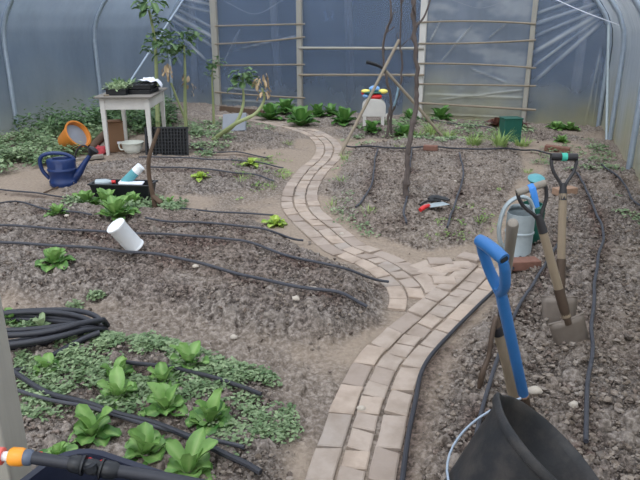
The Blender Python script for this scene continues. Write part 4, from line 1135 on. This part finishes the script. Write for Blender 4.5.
# upright spade with teal band
A = T(560,322); Bt = AT(564,157,A.y+.26); t = thing('spade','upright spade with a teal band on its black grip','spade',(0,0,0))
L = frame(t, A+Vector((0,0,-.03)), Bt, (1,-.05,0)); 
dgrip(t, L, .135, .155, 'blackmetal', 'blackmetal', .019, 'teal', 'teal tape band')
MB().tube([(0,0,L-.19),(0,0,L*.5),(0,0,.20)], [.0205,.021,.021], 14).build('shaft', M['shaft'], t)
MB().tube([(0,0,.36),(0,0,.24),(0,.004,.12)], [.024,.025,.02], 12).build('socket', M['iron'], t)
blade(t, .185, .22, .16, 'blade')
# leaning spade with blue tape
A = T(576,344); Bt = AT(531,188,A.y+.06); t = thing('spade','spade leaning left with blue tape hanging from its wooden grip','spade',(0,0,0))
L = frame(t, A+Vector((0,0,-.03)), Bt, (1,.05,.25))
dgrip(t, L, .135, .15, 'greyshaft', 'blackmetal', .016)
MB().tube([(0,0,L-.19),(0,0,L*.5),(0,0,.18)], [.0195,.021,.022], 14).build('shaft', M['shaft'], t)
MB().tube([(0,0,.33),(0,-.002,.24),(0,.002,.14)], [.0245,.025,.018], 12).build('socket', M['iron'], t)
MB().tube([(0,.0,L+.018),(0,-.019,L),(0,-.02,L-.05),(0,-.018,L-.09)], [.012,.016,.014,.010], 8, flat=.35).build('blue_tape', M['bluetape'], t, label='strip of bright blue tape')
MB().tube([(-.013,0,L),(.013,0,L)], .0185, 14).build('tape_band', M['bluetape'], t, label='bright blue tape wound round the grip')
blade(t, .175, .22, .165, 'blade')
# blue D handled fork
A = T(531,412); Bt = AT(491,249,A.y-.30); t = thing('garden_fork','garden fork with a bright blue plastic handle in front of the bucket','fork',(0,0,0))
L = frame(t, A+Vector((0,0,-.05)), Bt, (.36,-.92,-.1))
gw, gh = .125,.15
loop = spline([(0,0,L-gh-.05),(-.036,0,L-gh+.01),(-.056,0,L-gh*.4),(-.058,0,L-.012)],6)
MB().tube([(-.062,0,L-.002),(-.03,0,L+.004),(.03,0,L+.004),(.066,0,L-.002)], [.021,.0225,.0225,.021], 16).build('grip', M['bluepl'], t)
MB().tube([(.055,0,L-.002),(.0675,0,L-.002)], .014, 14).build('grip_end_shade', M['black'], t, label='black disc painting the shade inside the hollow grip end')  # solid black disc, its colour stands for the shade inside the grip
for s in (-1,1):
    lp = [Vector((v.x*s,v.y,v.z)) for v in loop]; k = len(lp)
    MB().tube(lp, [.021-.004*i/k for i in range(k)], 12, flat=.85).build('handle_arm', M['bluepl'], t)
MB().tube([(0,0,L-gh-.02),(0,0,L-gh-.10),(0,0,L*.5),(0,0,.185)], [.018,.021,.0205,.0205], 16).build('shaft', M['bluepl'], t)
MB().tube([(0,0,.195),(0,0,.185)], .0215, 16).build('collar', M['oldbrick'], t)
MB().tube([(0,0,.187),(0,0,.08),(0,0,.04)], [.0195,.0195,.017], 14).build('socket', M['iron'], t)
cb = MB().tube([(-.085,0,.03),(0,0,.045),(.085,0,.03)], .010, 8).build('crossbar', M['iron'], t)
for x in (-.08,-.027,.027,.08): MB().tube([(x,0,.035),(x,.004,-.04),(x,.01,-.12)], [.008,.007,.003], 8).build('tine', M['iron'], cb)
# weathered tool behind the fork
A = T(500,330); Bt = AT(513,222,A.y-.75); t = thing('garden_tool','tool with a weathered grey shaft pointing at the camera behind the blue fork','tool',(0,0,0))
L = frame(t, A+Vector((0,0,-.04)), Bt, (1,0,0))
MB().tube([(0,0,L*.42),(0,0,L*.6),(0,0,L*.9),(0,0,L-.02),(0,0,L-.004),(0,0,L)], [.016,.017,.020,.022,.018,.010], 14).build('shaft', M['greyshaft'], t)
MB().tube([(0,0,L*.45),(0,0,L*.25),(0,0,.03)], [.019,.02,.016], 12).build('socket', M['blackmetal'], t)
MB().box((0,0,.03),(.14,.012,.07)).build('head', M['iron'], t, bevel=.003)
# hoe head up in front of it
A = T(518,408); Bt = AT(497,328,A.y-.05); t = thing('draw_hoe','hoe standing head up with a brown shaft and a dark curved iron head','hoe',A)
d = Bt-A
MB().tube([Vector((0,0,-.03)), d*.5, d], [.0215,.0205,.019], 14).build('shaft', M['shaft'], t)
q = [Bt-A, AT(496,318,A.y-.05)-A, AT(492,335,A.y-.08)-A, AT(489,355,A.y-.1)-A, AT(483,372,A.y-.12)-A, AT(479,388,A.y-.12)-A]
MB().tube(spline(q,5), [.018,.016,.014,.012,.011,.011,.010]+[.010]*12+[.011,.012,.013,.012,.012,.010,.008], 10).build('head', M['iron'], t, label='dark curved iron head')
MB().tube([d*.93,d*1.02], .0225, 14).build('collar', M['blackmetal'], t)

# ================================================================== bucket
ax = Vector((.61,-.02,.79)).normalized(); rc = AT(553,449,1.58); Hb = .37
bk_ = thing('bucket','large black rubber bucket tilted on the soil at the bottom right','bucket',(0,0,0))
base = rc-ax*Hb
frame(bk_, base, rc, (0,-1,.0))
pr = [(0,.0),(.135,.0),(.142,.008),(.150,.06),(.195,Hb-.03),(.206,Hb-.026),(.210,Hb-.012),(.207,Hb),(.200,Hb+.002),(.194,Hb-.004),(.188,Hb-.03),(.143,.06),(.135,.014),(0,.012)]
b = MB().lathe(pr, 64)
sp_dir = None
m3 = bk_.rotation_quaternion.to_matrix(); up_l = m3.inverted() @ Vector((-.62,.40,.68)); an = math.atan2(up_l.y, up_l.x)
vv = []
for v in b.v:
    a = math.atan2(v[1], v[0]); da = (a-an+pi) % (2*pi)-pi; k = math.exp(-(da/.16)**2)*max(0, (v[2]-Hb*.72)/(Hb*.28))
    vv.append((v[0]*(1+.10*k), v[1]*(1+.10*k), v[2]+.012*k))
b.v = vv; b.build('body', M['rubber'], bk_)
cr = m3.inverted() @ Vector((-.2,-.80,-.25)); ea = math.atan2(cr.y, cr.x)
for s in (0, 1):
    a = ea+s*pi; c = Vector((cos(a)*.222, sin(a)*.222, Hb-.024))
    MB().lathe([(.006,-.012),(.017,-.012),(.017,.014),(.006,.014)], 14, M=Matrix.Translation(c), closed=True).build('handle_lug', M['rubber'], bk_)
# wire bail hanging down along the left side
E2S = 1 if (m3 @ Vector((-sin(ea),cos(ea),0))).x < 0 else -1
def bl(a, ang, R=.31):
    e1 = Vector((cos(ea),sin(ea),0)); e2 = Vector((-sin(ea),cos(ea),0))*E2S; 
    return e1*cos(a)*R*.93+e2*sin(a)*R*cos(ang)+Vector((0,0,Hb-.02-sin(a)*R*sin(ang)))
MB().tube([bl(pi*i/24, 1.0) for i in range(25)], .0042, 8).build('wire_handle', M['steel'], bk_, label='thin grey wire handle')

# ================================================================== hose coil
c0 = T(3,341); hc = thing('hose_coil','coil of thick black pipe lying at the left edge of the picture','hose',c0)
loops = []; rd = random.Random(4); NT_ = 7; pts = []
for k in range(NT_*40+1):
    th = k/40*2*pi; lp = k/40
    A_ = .455+.035*sin(lp*2.1)+.02*sin(lp*5); B_ = .225+.03*cos(lp*1.7)
    x = A_*cos(th)+.01*lp; y = B_*sin(th)+.03*sin(lp*1.3)
    z = .014+.020*lp*(.65 if y < 0 else .35)+.012*sin(th*2+lp)
    pts.append(Vector((x, y, z+max(0, hz(c0.x+x, c0.y+y)-c0.z))))
MB().tube(pts, .0145, 10).build('coiled_pipe', M['pipe'], hc)
tl_ = spline([T(100,333,.05), T(85,338,.035), T(68,347,.02), T(50,357,.014)], 6)
MB().tube([v-c0 for v in tl_], .0145, 10).build('pipe_tail', M['pipe'], hc)
pts = spline([T(26,369,.014), T(12,371,.014), T(-12,372,.014), T(-40,366,.014)],6)
o = MB().tube([v-pts[0] for v in pts], .014, 10).build('pipe_offcut', M['pipe']); o.location = pts[0]; tag(o, 'short end of black pipe beside the wooden post below the coil', 'pipe')

# ================================================================== near left corner: post, navy tub, hose with fittings
pr0 = AT(11,405,1.22); W_ = .16
post = MB().box((pr0.x-W_/2-.032,1.22+.05,.62),(W_,.10,1.28)).build('wooden_post', M['post'], bevel=.006)
tag(post, 'weathered grey wooden post at the left edge in the foreground', 'post')
tb_ = thing('water_tub','dark navy plastic tub under the hose fittings at the bottom left','tub',(0,0,0))
zt = .50
c1 = AT(24,466,1.12); zt = c1.z; c1 = Vector((c1.x, 1.12, 0))
def rrect(w, d, r, z, n=5):
    out = []
    for cx, cy, a0 in ((w/2-r,d/2-r,0),(-w/2+r,d/2-r,pi/2),(-w/2+r,-d/2+r,pi),(w/2-r,-d/2+r,3*pi/2)):
        for i in range(n+1): a = a0+pi/2*i/n; out.append((cx+r*cos(a), cy+r*sin(a), z))
    return out
Wt, Dt = .40, .36
rings = [rrect(Wt*.86,Dt*.86,.07,0), rrect(Wt*.97,Dt*.97,.08,zt-.03), rrect(Wt*1.03,Dt*1.03,.09,zt-.028), rrect(Wt*1.03,Dt*1.03,.09,zt-.006), rrect(Wt*1.01,Dt*1.01,.09,zt), rrect(Wt*.95,Dt*.95,.08,zt-.004), rrect(Wt*.93,Dt*.93,.08,zt-.03), rrect(Wt*.83,Dt*.83,.06,.02)]
k = len(rings[0]); b = MB(); b.add([v for r in rings for v in r], [(i*k+j, i*k+(j+1)%k, (i+1)*k+(j+1)%k, (i+1)*k+j) for i in range(len(rings)-1) for j in range(k)]+[tuple(reversed(range(k))), tuple((len(rings)-1)*k+j for j in range(k))])
b.build('body', M['navytub'], tb_)
b = MB().add(rrect(Wt*.9,Dt*.9,.07,zt-.10), [tuple(range(k))]); b.build('water', simple('dark_water', (.01,.012,.016), .05, 0, .1), tb_)
tb_.location = (c1.x+Wt/2-.02, c1.y-Dt/2+.02, 0); tb_.rotation_euler = (0,0,R_(-24))
# hose run
Yh = 1.06
def HP(px, py, dy=0.0): return AT(px, py, Yh+dy)
o0 = HP(30,457); hs_ = thing('hose_fitting','black hose with orange connector and ribbed tee lying over the navy tub','hose',o0)
def seg(name, pts, r, m, n=14, label=None):
    return MB().tube([HP(*q)-o0 for q in pts], r, n).build(name, M[m], hs_, label=label)
seg('hose_end', [(-25,454),(-8,455.5),(3,456.2)], .0175, 'pink', label='salmon red hose end')
seg('hose_bore', [(2.6,456.2),(3.8,456.3)], .009, 'greyfit', label='grey bore of the hose end')
seg('nipple', [(3,456.3),(12,456.6)], .010, 'white')
seg('orange_collar', [(10,456.4),(12,456.5),(22,457),(25,457.1)], [.016,.0185,.0185,.016], 'orangeclip', label='orange quick connector')
seg('grey_nut', [(24,457.1),(26,457.2),(31,457.6),(33,457.8)], [.015,.0165,.016,.0125], 'greyfit', label='grey ribbed nut')
seg('black_pipe', [(32,457.6),(45,459.5),(60,461.8),(72,463.5)], .0125, 'pipe')
seg('coupling', [(69,463),(72,463.4),(80,464.6),(82.5,465)], [.014,.0175,.0185,.016], 'black')
seg('coupling_flange', [(82.5,465),(84.5,465.3)], .021, 'black')
teeb = seg('tee_body', [(84,465.3),(90,466.4),(95,467.5),(101,468.5)], [.013,.016,.016,.013], 'black')
seg('tee_knob', [(90,465,-.012),(92,471,-.014)], .013, 'black').parent = teeb
seg('coupling_flange', [(100.5,468.4),(102.5,468.8)], .0205, 'black')
seg('coupling', [(102.5,468.8),(106,469.3),(115,470.6),(119,471.3)], [.016,.0185,.0175,.013], 'black')
seg('black_pipe', [(117,470.9),(135,473.5),(160,477.5),(190,483),(230,491)], .0125, 'pipe')
for x, y in ((88.5,461.5),(101,463.5)): seg('red_lever', [(x-1.5,y+3.5,.015),(x,y,.018),(x+2.5,y-1.8,.018)], [.006,.008,.006], 'red', 8, label='small red lever')
o = MB().lathe([(0,-.012),(.010,-.008),(.013,0),(.010,.009),(0,.012)], 12).build('red_valve_knob', M['red']); o.location = T(41,458)+Vector((0,0,.012)); tag(o, 'small red knob on the soil by the leaf behind the hose', 'knob')
# pale stones
for k, (px, py, s, lab) in enumerate(((342,236,.02,'pale stone at the top right edge of the path bend'),(296,318,.022,'pale stone on the near slope of the large left bed'),(234,340,.02,'pale stone on the trodden strip above the lettuces'),(315,291,.016,'pale stone between the two lowest drip pipes'),
              (361,412,.02,'pale chip lying on the lower brick path'),(534,395,.030,'rounded stone beside the blue fork socket'),(573,408,.02,'pinkish pale stone by the long drip pipe'),(455,183,.018,'white chip on the middle bed near its right pipe'),
              (67,218,.02,'pale stone at the left end of the plant row'),(196,269,.022,'pale clod near the middle of the large left bed'))):
    rd = random.Random(k); b = MB(); bm_ = bmesh.new(); bmesh.ops.create_icosphere(bm_, subdivisions=2, radius=1)
    b.add([v.co*s*(1+.3*mnoise.noise(v.co*1.3+Vector((k*3,0,0)))) for v in bm_.verts], [tuple(v.index for v in f.verts) for f in bm_.faces]); bm_.free()
    b.v = [(x, y*.8, z*.6) for x, y, z in b.v]; o = b.build('stone', M['stone']); o.location = T(px, py)+Vector((0,0,s*.4+.01)); tag(o, lab, 'stone', 'pale stones')
# ------------------------------------------------------------------ light
w = bpy.data.worlds.new('sky'); S.world = w; w.use_nodes = True
bg = w.node_tree.nodes['Background']; bg.inputs[0].default_value = (1.0,.985,.955,1); bg.inputs[1].default_value = 2.25
sun = bpy.data.lights.new('sun', 'SUN'); sun.energy = 2.2; sun.angle = R_(30); sun.color = (1,.97,.92)
so = bpy.data.objects.new('sun', sun); COL.objects.link(so); so.rotation_euler = (R_(28), R_(-18), 0)
S.view_settings.view_transform = 'Standard'; S.view_settings.look = 'None'
S.view_settings.gamma = 1; S.view_settings.use_curve_mapping = False
S.view_settings.exposure = 0.12
S.cycles.use_denoising = True
S.cycles.max_bounces = 8; S.cycles.transparent_max_bounces = 12; S.cycles.diffuse_bounces = 4
